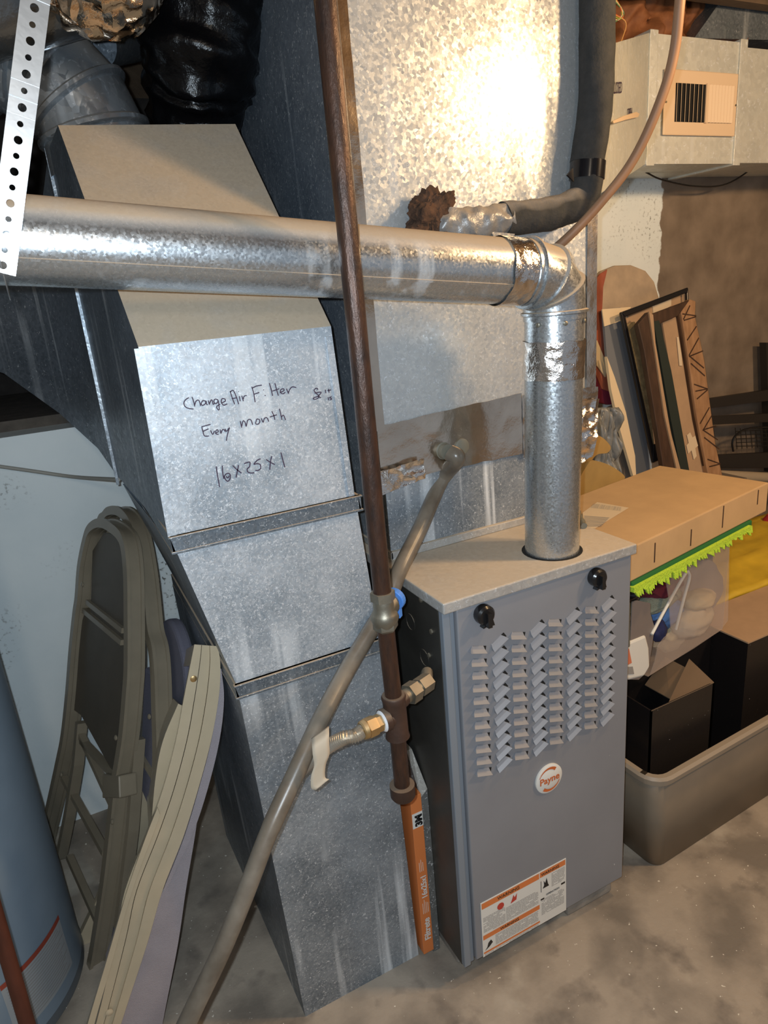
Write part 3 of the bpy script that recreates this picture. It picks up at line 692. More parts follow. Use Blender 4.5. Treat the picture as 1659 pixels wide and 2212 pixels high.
foilpatch('foil_tape', [P_(.518,PY,1.15), P_(.545,PY,1.15), P_(.545,PY,2.11), P_(.519,PY,2.11)], 6, 90, .0014, FOIL, 18, 8.3, 'foil tape along the right edge', ends=.0006)
foilpatch('foil_tape', [P_(.009,PY-.001,1.15), P_(-.0015,PY-.001,2.11), P_(-.0015,PY+.035,2.11), P_(.009,PY+.035,1.15)], 90, 5, .0014, FOIL, 18, 6.3, None, V((-1,0,0)), ends=0)
# condensate fittings
q = at(962,975, y=PY-.008); b = MB(); b.lathe(q+V((0,.02,0)), (0,-1,0), [(.018,0),(.018,.014),(.0155,.016),(.0155,.030),(.001,.030)], 24)
q2 = at(1000,965, y=PY-.008); b.lathe(q2+V((0,.02,0)), (0,-1,0), [(.016,0),(.016,.018),(.013,.020),(.001,.020)], 20)
b.hexa([q+V((-.024,.012,-.022)), q+V((.05,.012,-.014)), q+V((.05,.02,-.014)), q+V((-.024,.02,-.022)), q+V((-.024,.012,.018)), q+V((.05,.012,.026)), q+V((.05,.02,.026)), q+V((-.024,.02,.018))])
obj('drain_fitting', b, PVCF, Pl, smooth=35, label='dusty plastic drain port')

# ================================================================ DRAIN HOSE
path = [q+V((0,-.016,0)), q+V((.008,-.028,-.012)), at(955,1035,d=1.37), at(908,1140,d=1.315), at(864,1230,d=1.255), at(838,1300,d=1.235), at(802,1360,d=1.215), at(745,1455,d=1.18), at(690,1560,d=1.12), at(630,1690,d=1.07), at(580,1800,d=1.04), at(530,1930,d=1.02), at(480,2050,d=1.005), at(425,2165,d=1.0), at(370,2280,d=1.0), at(300,2420,d=1.02)]
b = MB(); sp_ = spline(path, 6); b.tube(sp_, [.0166 if i < 12 else .0150 if i < 60 else .0142 for i in range(len(sp_))], 24)
tag(obj('drain_hose', b, PVC, smooth=40), 'dirty plastic condensate hose slanting from the plenum down past the duct', 'hose')

# ================================================================ GAS PIPE
Gp = thing('gas_pipe', (-.120,-.04,.55), 'vertical black iron gas pipe with blue handled valve in front of the duct', 'pipe')
GY = -.04
def g(px, py): return at(px, py, y=GY)
a0, a1, a2, a3, a4, a5 = g(697,-60), g(826,1283), g(833,1355), g(850,1505), g(859,1590), g(869,1700)
b = MB(); b.tube([a0 + (a0-a1).normalized()*.34, a0, a0.lerp(a1,.5), a1], .0142, 28); obj('upper_pipe', b, PIPE, Gp, smooth=40)
b = MB(); b.tube([a2, a3], .0138, 28); obj('middle_pipe', b, PIPE, Gp, smooth=40)
b = MB(); b.tube([a4, a5], .0135, 28); obj('lower_pipe', b, PIPE, Gp, smooth=40)
ax = (a1-a2).normalized()
b = MB(); b.lathe(a1+ax*.004, -ax, [(.0195,0),(.0195,.014)], 6); b.lathe(a1-ax*.010, -ax, [(.0155,0),(.0165,.008),(.0165,.016),(.020,.022),(.0225,.030),(.020,.038),(.017,.044)], 28); b.lathe(a2+ax*.016, -ax, [(.019,0),(.020,.002),(.020,.016),(.0165,.020)], 6)
vc = (a1+a2)*.5; b.lathe(vc, (.80,.55,.12), [(.017,0),(.017,.020),(.011,.022),(.011,.032)], 20); vv = obj('valve_body', b, NICK, Gp, smooth=35, label='dusty brass gas valve')
d_ = V((.80,.55,.12)).normalized(); hc = vc + d_*.030
b = MB(); b.lathe(hc, d_, [(.0175,0),(.0185,.002),(.0185,.010),(.015,.012)], 24); b.prism([hc+V((-.006,.009,-.006)), hc+V((.006,-.009,-.006)), hc+V((.006,-.009,-.030)), hc+V((-.006,.009,-.030))], d_*.009)
obj('valve_handle', b, [BLUE], vv, bevel=.001, label='blue plastic valve handle')
b = MB(); b.tube([a3+ax*.004, a3, a3.lerp(a4,.1), a3.lerp(a4,.9), a4, a4-ax*.002], [.0185,.0205,.0190,.0190,.0205,.018], 28)
tc_ = a3.lerp(a4,.46); lf = V((-1,-.12,.0)).normalized(); rt_ = V((1,.35,.0)).normalized()
b.lathe(tc_, lf, [(.0165,0),(.0165,.014),(.0190,.016),(.0190,.026),(.015,.026)], 28); b.lathe(tc_+ax*.02, rt_, [(.014,0),(.014,.02),(.013,.024)], 24); te = obj('tee', b, IRON, Gp, smooth=40)
b = MB(); b.lathe(a3+ax*.003, -ax, [(.0148,0),(.0185,.002),(.0175,.005),(.0148,.006)], 20); b.lathe(tc_+lf*.024, lf, [(.0160,0),(.0180,.002),(.0150,.005)], 20); obj('pipe_sealant', b, TEFL, Gp, smooth=40, label='white pipe sealant')
b = MB(); b.lathe(a5+ax*.006, -ax, [(.0150,0),(.0215,.001),(.0215,.022),(.019,.026),(.001,.027)], 32); obj('pipe_cap', b, IRON, Gp, smooth=40)
# brass nut and corrugated flex line
n0 = tc_ + lf*.026; b = MB(); b.lathe(n0, lf, [(.0145,0),(.0145,.013)], 6); b.lathe(n0+lf*.013, lf, [(.0160,0),(.0165,.003),(.0165,.017)], 6); b.lathe(n0+lf*.030, lf, [(.0150,0),(.0160,.002),(.0150,.008),(.0130,.010),(.0110,.010)], 24)
obj('flare_nut', b, BRASS, Gp, smooth=30, label='brass flare nut')
e0 = n0 + lf*.037
dz_ = (e0-CAM).dot(R3[2])
fp = spline([e0, e0+V((-.016,-.003,-.002)), at(745,1594,d=dz_-.01), at(710,1612,d=dz_), at(676,1640,d=dz_+.02), at(630,1692,d=dz_+.03), at(588,1785,d=dz_+.03), at(566,1835,d=dz_+.03)], 14)
def resample(P, st):
    out = [P[0]]; acc = 0
    for a, c in zip(P, P[1:]):
        L_s = (c-a).length; t = st - acc
        while t <= L_s: out.append(a.lerp(c, t/L_s)); t += st
        acc = (acc + L_s) % st
    return out
fp = resample(fp, .00165)
b = MB(); b.tube(fp, [.0092 + .0026*(i % 2) for i in range(len(fp))], 20); obj('flex_line', b, STEEL, Gp, smooth=None, label='corrugated gas connector')
# tag wrapped round the flex line
b = MB(); tl = at(694,1612,d=dz_-.025); U1 = (.018,.026,.030,.030,.026,.022,.020)
cl = [tl+V((.006,.016,.014)), tl+V((.000,-.004,.012)), tl+V((-.003,-.010,.000)), tl+V((-.004,-.008,-.018)), tl+V((-.012,-.004,-.036)), tl+V((-.015,-.004,-.056)), tl+V((-.009,-.009,-.061))]
cl = spline(cl, 4); b.grid(lambda u, v: cl[int(round(u*(len(cl)-1)))] + V((.031*(1-.25*u)*(v-.5), .004*math.sin(u*6), .010*(v-.5))), len(cl)-1, 4)
tg = obj('instruction_tag', b, TAGM, Gp, smooth=60, solid=.0006, label='curled pale yellow paper tag')
tx = cl[int(len(cl)*.74)] + V((-.012,-.0032,-.002))
text('lettering', 'CAUTION', tx + V((.022,0,0)), (-1,.0,-.12), (.0,.05,-1), .0062, GREYT, Gp, lift=-.002, squash=.85)
# right hand fitting into the cabinet
r1 = tc_ + ax*.02 + rt_*.022; b = MB(); b.lathe(r1, rt_, [(.0125,0),(.0125,.012)], 20); b.lathe(r1+rt_*.012, rt_, [(.0185,0),(.0185,.020)], 6); b.lathe(r1+rt_*.032, rt_, [(.013,0),(.013,.006)], 16); b.lathe(r1+rt_*.038, rt_, [(.0165,0),(.0165,.026)], 6)
r2 = r1 + rt_*.060; b.tube([r2, r2+V((.012,.02,.004)), V((-.002,.098,.668)), V((.02,.104,.67))], .0105, 14); obj('union_fitting', b, NICK, Gp, smooth=30, label='nickel coloured union into the cabinet')

# ================================================================ INSULATED REFRIGERANT LINE
In = thing('insulated_refrigerant_line', (.40,.08,1.52), 'thick black foam insulated pipe dropping from above and bending into the plenum', 'pipe')
Iy = .183
t0, t1, t2 = at(1291,-90, y=Iy), at(1287,200, y=Iy), at(1268,352, y=Iy)
wob = lambda q, i: V((nz(q,30,1), nz(q,30,2), nz(q,30,3)))*.0016
b = MB(); b.tube(spline([V((t0.x+.006, t0.y, 2.28)), t0, t1, t2], 14), .0318, 32, wob=wob); obj('foam_riser', b, FOAM, In, smooth=50)
el = [at(1268,350,y=Iy), at(1266,400,y=Iy-.002), at(1255,432,y=Iy), at(1220,452,y=Iy), at(1160,466,y=Iy), at(1085,474,y=Iy)]
b = MB(); b.tube(spline(el, 10), .0295, 32, wob=lambda q, i: V((nz(q,45,1), nz(q,45,2), nz(q,45,3)))*.003); obj('foam_elbow', b, FOAM, In, smooth=50)
b = MB(); b.tube([at(1270,350,y=Iy), at(1267,388,y=Iy)], .0332, 32); b.prism([at(1238,362,y=Iy-.02), at(1226,378,y=Iy-.02), at(1240,392,y=Iy-.02)], (0,.004,0)); obj('black_tape_band', b, ETAPE, In, smooth=40, label='glossy black tape band')
tp = [at(1092,474,y=Iy), at(1040,482,y=Iy), at(985,488,y=Iy+.006), at(945,482,y=Iy+.016)]
b = MB(); b.tube(spline(tp, 12), .0285, 32, wob=lambda q, i: V((nz(q,60,1), nz(q,60,2), nz(q,60,3)))*.006); obj('duct_tape_wrap', b, DTAPE, In, smooth=40, label='wrinkled silver duct tape')
b = MB(); b.prism([at(1060,500,y=Iy-.02), at(1112,505,y=Iy-.02), at(1108,530,y=Iy-.02), at(1090,533,y=Iy-.02), at(1072,520,y=Iy-.02)], (0,.006,0)); obj('loose_tape_flap', b, DTAPE, In)
b = MB(); cc = at(932,470,y=.195)
bm2 = bmesh.new(); bmesh.ops.create_icosphere(bm2, subdivisions=5, radius=1)
for v in bm2.verts:
    n_ = v.co.copy(); k_ = 1 + .45*nz(n_, 1.6, 4) + .16*nz(n_, 6, 9) + .10*nz(n_, 16, 2)
    p = V((n_.x*.046, n_.y*.026, n_.z*.042 + n_.x*.010))*k_; v.co = cc + p
b.bm.free(); b.bm = bm2
obj('torn_mastic', b, BURNT, In, smooth=30, label='torn brown insulation lump at the plenum')

# ---- bare copper line
cp = [at(1490,-60,y=.02)+V((.01,0,.26)), at(1475,-60,y=.02), at(1455,120,y=.04), at(1418,240,y=.06), at(1365,350,y=.09), at(1300,435,y=.12), at(1240,500,y=.15), at(1186,548,y=.19), at(1160,566,y=.225)]
b = MB(); b.tube(spline(cp, 10), .0085, 16); tag(obj('copper_line', b, COPPER, smooth=50), 'thin brown copper line curving down behind the insulated pipe', 'pipe')

# ================================================================ BRANCH DUCT WITH REGISTER
Bd = thing('branch_duct', (1.3,.85,1.70), 'galvanized branch duct at upper right carrying a tan wall register', 'duct')
BY = .74
def q_(px, py, y=BY): return at(px, py, y=y)
zt, zb = q_(1500,81).z, q_(1480,354).z
xa, xb = q_(1402,100).x, q_(1598,100).x
b = MB(); b.box((xa,BY,zb), (xb,BY+.25,zt)); b.box((xb,BY,zb+.002), (xb+1.2,BY+.25,zt-.012)); obj('main_section', b, G_reg, Bd)
c0, c1 = at(1288,437,y=PY+.03), at(1288,112,y=PY+.03)
c0 = V((.546, PY+.03, c0.z)); c1 = V((.546, PY+.03, c1.z))
b = MB(); b.hexa([c0, V((xa,BY,zb)), V((xa,BY+.25,zb)), V((.546,.62,c0.z)), c1, V((xa,BY,zt)), V((xa,BY+.25,zt)), V((.546,.62,c1.z))]); obj('transition_boot', b, G_reg, Bd)
b = MB()
for x in (xa, xb): b = MB(); b.box((x-.002,BY-.006,zb-.006), (x+.030,BY+.255,zt+.008)); obj('drive_cleat', b, G_reg, Bd, bevel=.0015)
# register
x0, z1 = q_(1432,148).x, q_(1440,150).z; x1, z0 = q_(1590,160).x, q_(1570,296).z
b = MB(); b.box((x0,BY-.010,z0), (x1,BY-.004,z1)); Rg = obj('register', b, REGI, Bd, bevel=.003, label='tan louvered register face')
gx0, gx1, gz0, gz1 = x0+.045, x1-.030, z0+.036, z1-.036; gm = (gx0+gx1)/2 + .012
b = MB(); b.box((gx0,BY-.0115,gz0), (gm-.006,BY-.0100,gz1)); b.box((gm+.004,BY-.0115,gz0), (gx1,BY-.0100,gz1)); obj('grille_opening', b, DARK, Rg)
for k_ in range(8):
    x = gx0 + (gm-.008-gx0)*k_/7.0; b = MB(); b.hexa([V((x-.0008,BY-.016,gz0)), V((x+.0008,BY-.016,gz0)), V((x+.006,BY-.0112,gz0)), V((x+.0045,BY-.0112,gz0)), V((x-.0008,BY-.016,gz1)), V((x+.0008,BY-.016,gz1)), V((x+.006,BY-.0112,gz1)), V((x+.0045,BY-.0112,gz1))]); obj('register_vane', b, REGI, Rg)
for k_ in range(8):
    x = gm + .004 + (gx1-gm-.006)*k_/7.3; b = MB(); b.hexa([V((x,BY-.0112,gz0)), V((x+.0015,BY-.0112,gz0)), V((x+.0135,BY-.016,gz0)), V((x+.012,BY-.0165,gz0)), V((x,BY-.0112,gz1)), V((x+.0015,BY-.0112,gz1)), V((x+.0135,BY-.016,gz1)), V((x+.012,BY-.0165,gz1))]); obj('register_vane', b, REGI, Rg)
b = MB(); b.box((gm-.007,BY-.017,gz0-.002), (gm+.002,BY-.0095,gz1+.002)); obj('centre_mullion', b, REGI, Rg)
for x in (x0+.006, x1-.006):
    b = MB(); b.lathe((x,BY-.0100,(z0+z1)/2), (0,-1,0), [(.003,0),(.003,.002)], 10); obj('screw', b, NICK, Rg)
# damper lever and lettering on the slanted boot
bp_ = plane3(c0, V((xa,BY,zb)), V((xa,BY,zt))); bn = bp_[0] if bp_[0].y < 0 else -bp_[0]
b = MB(); A_ = [at(x, y, pl=bp_) + bn*.006 for x, y in ((1316,263),(1340,252),(1368,243),(1375,247),(1372,254),(1345,260),(1318,268))]
b.prism(A_, bn*.002); obj('damper_lever', b, REGI, Bd, label='small zinc damper lever')
bx = (V((xa,BY,zb))-c0).normalized(); bu = V((0,0,1))
text('lettering', 'CLOSED', at(1342,201,pl=bp_), bx, bu, .034, INK, Bd, lift=.002, align='RIGHT') if bn.y < 0 else None
text('lettering', 'OPEN', at(1364,252,pl=bp_), bx, bu, .030, INK, Bd, lift=.002, align='RIGHT')
# overhead duct and kraft batt
b = MB(); 
pts = [at(x, y, y=BY+.02) for x, y in ((1500,82),(1530,40),(1600,-60),(1800,-60),(1800,90))]
b.prism(pts, (0,.20,0)); tag(obj('overhead_duct', b, G_side), 'dull galvanized duct rising above the branch duct in the top right corner', 'duct')
b = MB(); cA = at(1440,20,y=BY+.12)
def kf(u, v):
    p = at(1300+u*290, 110 - 210*v - 70*u*0, y=BY+.05+.06*math.sin(v*2.5))
    return p + V((0,-.05*abs(nz((u*5,v*3,0),1.3,2)) -.03*nz((u*14,v*6,1),1,5), .02*nz((u*7,v*5,3),1,7)))
b.grid(kf, 60, 36); tag(obj('insulation_batt', b, KRAFT, smooth=60, solid=.012), 'brown kraft faced insulation batt bulging above the branch duct', 'insulation')
for k_, cc_ in enumerate(((.55,.10,.02),(.30,.34,.04),(.60,.45,.30),(.10,.22,.10),(.5,.25,.08))):
    pth = spline([at(1318,-20+k_*4,y=.55), at(1338+k_*3,12+k_*5,y=.55), at(1345-k_*4,38+k_*2,y=.55), at(1326,30+k_*6,y=.55)] if k_ < 4 else [at(1325,30,y=.55), at(1352,50,y=.55), at(1340,95,y=.55)], 6)
    b = MB(); b.tube(pth, .0016, 8); tag(obj('thermostat_wire', b, mat('wire', cc_, .5)), ('thin coloured thermostat wire looping beside the insulated pipe at the top') if k_ < 4 else 'brown wire hanging down to the corner of the branch duct', 'wire', 'thermostat wires behind the insulated pipe' if k_ < 4 else None)
b = MB(); b.tube(spline([at(1395,372,y=.88), at(1430,388,y=.9), at(1500,402,y=.92), at(1570,397,y=.92), at(1640,352,y=.9), at(1700,300,y=.9)], 8), .0028, 8); tag(obj('hanging_cable', b, BLACK), 'thin black cable sagging under the branch duct', 'cable')

# ================================================================ STORAGE ON THE RIGHT
ang = math.radians(10.5); bx0, by0 = .485, .050
def bx_(u, v, z): return V((bx0 + u*math.cos(ang) - v*math.sin(ang), by0 + u*math.sin(ang) + v*math.cos(ang), z))
def rbox(b, u0, v0, z0, u1, v1, z1, m=0): b.hexa([bx_(u0,v0,z0),bx_(u1,v0,z0),bx_(u1,v1,z0),bx_(u0,v1,z0),bx_(u0,v0,z1),bx_(u1,v0,z1),bx_(u1,v1,z1),bx_(u0,v1,z1)], m); return b
Cb = thing('cardboard_box', bx_(.3,.15,.775), 'flat brown cardboard box with shipping label lying on top of the clear tote', 'box')
b = rbox(MB(), 0,0,.772, .600,.305,.850); obj('carton', b, CARD, Cb, bevel=.003)
b = MB(); lab = [at(x, y, z=.8512) for x, y in ((1258,1108),(1290,1085),(1358,1097),(1285,1142),(1262,1138))]; b.prism(lab, (0,0,.0004)); sl_ = obj('shipping_label', b, PAPER, Cb)
b = MB(); random.seed(5)
for i in range(26):
    u = i/26; p = at(1276+u*66, 1097+u*7, z=.8520); q = at(1282+u*62, 1088+u*8, z=.8520); w = .0006+.0014*random.random(); b.face([p, p+V((w,0,0)), q+V((w,0,0)), q])
for i in range(9):
    p = at(1262+i*2.0, 1124-i*.5, z=.852)
    b.face([at(1262,1114+i*2.8,z=.852), at(1300+ (8-i)*2,1118+i*2.2,z=.852), at(1300+(8-i)*2,1119+i*2.2,z=.852), at(1262,1115+i*2.8,z=.852)])
obj('barcode', b, GREYT, sl_)
b = MB()
for u, z0_, z1_ in ((.09,.790,.835),(.235,.785,.825),(.375,.790,.845),(.545,.805,.843)):
    p = bx_(u, -.0006, 0); b.box((p.x-.0012,p.y-.0006,z0_), (p.x+.0012,p.y+.001,z1_))
obj('staple', b, WOODD, Cb)
# neon fringe cloth
Nc = thing('fringed_blanket', bx_(.3,.12,.77), 'neon green fleece with cut fringe hanging out below the cardboard box', 'blanket')
b = rbox(MB(), .005,-.004,.752, .520,.29,.771); obj('green_layer', b, GREEN, Nc, bevel=.004)
b = MB(); random.seed(11); u = .0
while u < .50:
    w = random.uniform(.010,.018); L = random.uniform(.012,.034)*(1 if u < .33 else .7)
    zt_ = .760 - .0*u; lean = random.uniform(.000,.010)
    p = [bx_(u, -.010, zt_), bx_(u+w, -.010, zt_), bx_(u+w*.7+lean, -.014, zt_-L), bx_(u+w*.3+lean, -.012, zt_-L*.85)]
    b.prism(p, (0,.005,0)); u += w*.72
rbox(b, 0,-.012,.752, .50,.01,.763); obj('fringe', b, NEON, Nc)
# clear tote (broken)
To = thing('clear_tote', bx_(.22,.15,.47), 'cracked clear plastic tote stuffed with clothes under the cardboard box', 'tote')
def fp_(px, py, dv=0): # point on tote's front plane
    return at(px, py, pl=plane(bx_(0,.02+dv,0), (math.sin(ang), -math.cos(ang), 0)))
b = MB(); fr = [(1438,1247),(1445,1290),(1450,1365),(1435,1378),(1422,1395),(1415,1430),(1405,1458),(1500,1400),(1556,1362),(1573,1340),(1576,1175),(1510,1205)]
b.prism([fp_(*p) for p in fr], V((-math.sin(ang), math.cos(ang), 0))*.002); obj('front_panel', b, PLAST, To)
b = MB(); a_ = fp_(1575,1178); c_ = fp_(1560,1360); dd = V((-math.sin(ang), math.cos(ang), 0))*.24; b.prism([a_, c_, c_+dd, a_+dd], (.002,0,0)); obj('end_panel', b, PLAST, To)
b = MB(); s0 = fp_(1400,1462); b.prism([s0, c_, c_+dd, s0+dd], (0,0,.002)); obj('tote_bottom', b, PLAST, To)
b = MB(); br = [(1366,1300),(1376,1297),(1405,1303),(1405,1325),(1414,1355),(1408,1400),(1400,1450),(1380,1468),(1345,1468),(1345,1390),(1362,1385)]
b.prism([fp_(p[0], p[1], .0) for p in br], V((-math.sin(ang), math.cos(ang), 0))*.002); obj('broken_flap', b, mat('smoky_plastic', (0.22,0.19,0.18), .4, alpha=.9), To)
def blob(name, m, c, r, seed, label, cat, amp=.25, rotz=0, sc=2.0, parent=None):
    bmx = bmesh.new(); bmesh.ops.create_icosphere(bmx, subdivisions=4, radius=1); c = V(c); rz = Matrix.Rotation(rotz, 3, 'Z')
    for v in bmx.verts:
        n_ = v.co.copy(); k_ = 1 + amp*nz(n_, sc, seed) + amp*.4*nz(n_, sc*3, seed+2)
        v.co = c + rz @ V((n_.x*r[0], n_.y*r[1], n_.z*r[2]))*k_
    b = MB(); b.bm.free(); b.bm = bmx; o = obj(name, b, m, parent, smooth=60)
    return tag(o, label, cat) if parent is None else o
def tin(px, py, d): return fp_(px, py, d)
blob('maroon_cloth', MAROON, tin(1415,1262,.08), (.085,.05,.028), 1, 'dark maroon cloth bunched at the top of the clear tote', 'cloth', rotz=ang)
blob('black_cloth', BLACK, tin(1352,1270,.06), (.05,.04,.03), 5, 'black cloth at the left of the clear tote behind the furnace', 'cloth', rotz=ang)
blob('knit_sweater', SAGE, tin(1405,1295,.07), (.10,.05,.022), 2, 'sage green knit sweater folded below the maroon cloth', 'sweater', .15, ang)
blob('blue_shirt', BLUEC, tin(1420,1325,.09), (.085,.045,.04), 3, 'crumpled blue shirt in the crack of the clear tote', 'shirt', rotz=ang)
blob('navy_cloth', mat('navy_cloth', (.02,.025,.09), .9), tin(1420,1362,.04), (.028,.02,.026), 8, 'small navy cloth behind the broken flap of the tote', 'cloth', rotz=ang)
blob('cream_towel', CREAMC, tin(1440,1370,.09), (.05,.04,.045), 4, 'cream towel low in the crack of the clear tote', 'towel', rotz=ang)
blob('rolled_towel', CREAMC, tin(1510,1295,.05), (.055,.035,.022), 6, 'cream rolled towel seen through the plastic, upper one', 'towel', .12, ang)
blob('folded_towel', mat('pale_cloth', (.55,.47,.36), .9), tin(1495,1340,.05), (.075,.04,.040), 7, 'pale folded towel seen through the plastic below the rolled one', 'towel', .15, ang)
blob('grey_laundry', mat('grey_cloth', (.20,.17,.17), .95), tin(1480,1300,.16), (.17,.06,.12), 9, 'grey brown clothes filling the back of the clear tote', 'clothes', .1, ang)
hp = [fp_(1408,1370,-.003), fp_(1440,1310,.004), fp_(1480,1240,.010), fp_(1487,1237,.010), fp_(1489,1250,.010), fp_(1478,1290,.010), fp_(1460,1360,.012)]
b = MB(); b.tube(spline(hp, 6), .0038, 10); tag(obj('plastic_hanger', b, WHITE, smooth=50), 'white plastic hanger sticking through the crack of the tote', 'hanger')
Bg = thing('grocery_bag', fp_(1375,1430,-.01), 'white printed plastic bag hanging at the left of the tote beside the furnace', 'bag')
b = MB(); bl = [(1340,1395),(1396,1372),(1403,1400),(1405,1440),(1392,1462),(1360,1470),(1340,1468)]
pts = [fp_(p[0], p[1], -.004) for p in bl]; b.prism(pts, V((-.02,.10,0))); obj('bag_body', b, WHITE, Bg, bevel=.006)
b = MB(); b.prism([fp_(*p, -.0052) for p in ((1350,1403),(1359,1401),(1365,1432),(1357,1436))], (0,.0003,0)); obj('orange_print', b, mat('faded_orange', (.62,.19,.10), .6), Bg)
b = MB(); b.prism([fp_(*p, -.0052) for p in ((1351,1441),(1367,1440),(1370,1456),(1354,1457))], (0,.0003,0)); obj('grey_print', b, GREYT, Bg)
Eb = thing('electrical_box', (.455,.06,.70), 'small zinc electrical box on the right side of the furnace', 'box')
b = MB(); A_ = [at(x, y, y=.045) for x, y in ((1343,1305),(1356,1302),(1362,1310),(1362,1398),(1345,1402))]; b.prism([V((.4325,.045,A_[0].z)), V((A_[2].x,.045,A_[1].z)), V((A_[3].x,.045,A_[3].z)), V((.4325,.045,A_[3].z))], (0,.06,0)); obj('box_body', b, ELBOX, Eb, bevel=.003)
b = MB(); zc = A_[3].z
for k_ in range(3): b.lathe((.445,.045,zc+.02+k_*.03), (0,-1,0), [(.004,0),(.004,.0015)], 12)
obj('box_knockout', b, NICK, Eb)
# spiral wrapped cable next to the vent pipe
cbl = spline([at(1246,1050,z=.97), at(1246,1085,z=.93), at(1250,1110,z=.90), at(1262,1136,z=.897)], 10); b = MB(); b.tube(cbl, [.0052 + .0012*((i//2) % 2) for i in range(len(cbl))], 10)
tag(obj('wrapped_cable', b, PVCF, smooth=40), 'spiral wrapped cable coming down behind the vent pipe onto the furnace lid', 'cable')
# black cartons
Kb = thing('black_carton', (.67,.15,.02), 'small open black carton standing in the floor bin', 'box')
x0,x1,y0,y1,zt_ = .567,.776,.052,.200,.425
b = MB(); b.box((x0,y0,.02), (x1,y0+.004,zt_)); b.box((x0,y1-.004,.02), (x1,y1,zt_)); b.box((x0,y0,.02), (x0+.004,y1,zt_)); b.box((x1-.004,y0,.02), (x1,y1,zt_)); b.box((x0,y0,.02), (x1,y1,.03)); obj('carton_body', b, KBLK, Kb)
b = MB(); b.prism([V((x0,y0,zt_)), V((x1,y0,zt_)), V((x1+.02,y0+.09,zt_+.015)), V((x0+.09,y0+.03,zt_-.03))], (0,0,.002)); b.prism([V((x1,y0,zt_)), V((x1,y1,zt_)), V((x1-.08,y1-.01,zt_-.05)), V((x1-.09,y0+.05,zt_-.04))], (0,0,.002)); obj('carton_flap', b, mat('brown_flap', (.20,.14,.09), .25), Kb, label='shiny brown inner flap')
Kc = thing('large_black_carton', (1.13,.28,.02), 'large black carton with kraft top in the right part of the floor bin', 'box')
b = MB(); b.box((.962,.100,.02), (1.45,.250,.450)); obj('carton_body', b, KBLK, Kc)
b = MB(); b.box((.961,.099,.450), (1.451,.285,.454)); obj('kraft_top', b, CARD2, Kc, label='tan kraft top panel')
b = MB(); b.box((.62,.204,.02), (.955,.250,.445)); tag(obj('black_carton', b, KBLK), 'black carton hidden behind the small one under the tote', 'box')
# floor bin
Bn = thing('storage_bin', (.85,.25,0), 'dusty translucent storage bin on the floor right of the furnace', 'bin')
ab = math.radians(2.5); piv = V((.545,.0,0))
def bn(x, y, z): q = Matrix.Rotation(ab, 3, 'Z') @ (V((x,y,z))-piv) + piv; return q
def shell(x0,y0,x1,y1,z0,X0,Y0,X1,Y1,z1,rc=.03, n=5):
    lo, hi = [], []
    for (cx,cy,CX_,CY_,a) in ((x0,y0,X0,Y0,180),(x1,y0,X1,Y0,270),(x1,y1,X1,Y1,0),(x0,y1,X0,Y1,90)):
        for k_ in range(n+1):
            an = math.radians(a + 90*k_/n); sx = 1 if a in (180,90) else -1; sy = 1 if a in (180,270) else -1
            lo.append(bn(cx+sx*rc+rc*math.cos(an), cy+sy*rc+rc*math.sin(an), z0)); hi.append(bn(CX_+sx*rc*1.4+rc*1.4*math.cos(an), CY_+sy*rc*1.4+rc*1.4*math.sin(an), z1))
    return lo, hi
lo, hi = shell(.560,.012,1.50,.262,.002, .520,-.010,1.54,.285,.285)
b = MB(); n_ = len(lo)
for i in range(n_): b.face([lo[i],lo[(i+1)%n_],hi[(i+1)%n_],hi[i]])
b.face(lo[::-1]); obj('bin_body', b, PLASTB, Bn, solid=.003, smooth=40)
b = MB(); hi2 = hi + [hi[0], hi[1]]; b.sweep(hi2, [(-.010,-.012),(.008,-.012),(.012,.004),(.006,.010),(-.006,.010),(-.012,.002)], up=V((0,0,1)), caps=False); obj('bin_rim', b, RIM, Bn, smooth=40)
# yellow surface, fuzzy toy
b = MB()
def yf(u, v): return V((.90+u*1.0, .290+v*.39, .462 + .010*nz((u*4,v*4,0),2) + .012*max(0, .5-abs(v-.4)*5)))
b.grid(yf, 30, 20); tag(obj('yellow_tarp', b, YELL, smooth=60, solid=.02), 'scuffed yellow plastic tarp spread behind the cartons at far right', 'tarp')
b = MB(); b.box((.80,.365,0), (1.9,.68,.446)); tag(obj('storage_chest', b, CARDD), 'dark chest carrying the yellow tarp at far right', 'chest')
Fz = thing('fuzzy_toy', at(1668,1150,y=.62), 'fuzzy pink brown pompom with red trim at the right edge on the yellow tarp', 'toy')
cz = at(1666,1158,y=.62); b = MB(); random.seed(2)
for i in range(420):
    a = random.uniform(0,2*math.pi); zz = random.uniform(-1,1); rr = math.sqrt(1-zz*zz); d3 = V((rr*math.cos(a), rr*math.sin(a), zz)); o3 = d3.orthogonal().normalized()*.0016
    p = cz + d3*.035; t = cz + d3*random.uniform(.055,.075) + V((0,0,-.01)); b.face([p+o3, p-o3, t])
b.lathe(cz-V((0,0,.04)), (0,0,1), [(.01,0),(.036,.02),(.042,.04),(.034,.065),(.01,.08)], 20); obj('fur', b, FUZZ, Fz)
b = MB(); b.lathe(cz+V((0,0,.055)), (0,0,1), [(.03,0),(.034,.01),(.02,.03)], 20); obj('red_trim', b, mat('red_felt', (.45,.03,.03), .9), Fz)
b = MB(); b.box((1.06,.34,.468), (1.12,.42,.60)); tag(obj('small_dark_crate', b, WOODD), 'small dark wooden crate behind the neon fringe on the yellow tarp', 'crate')

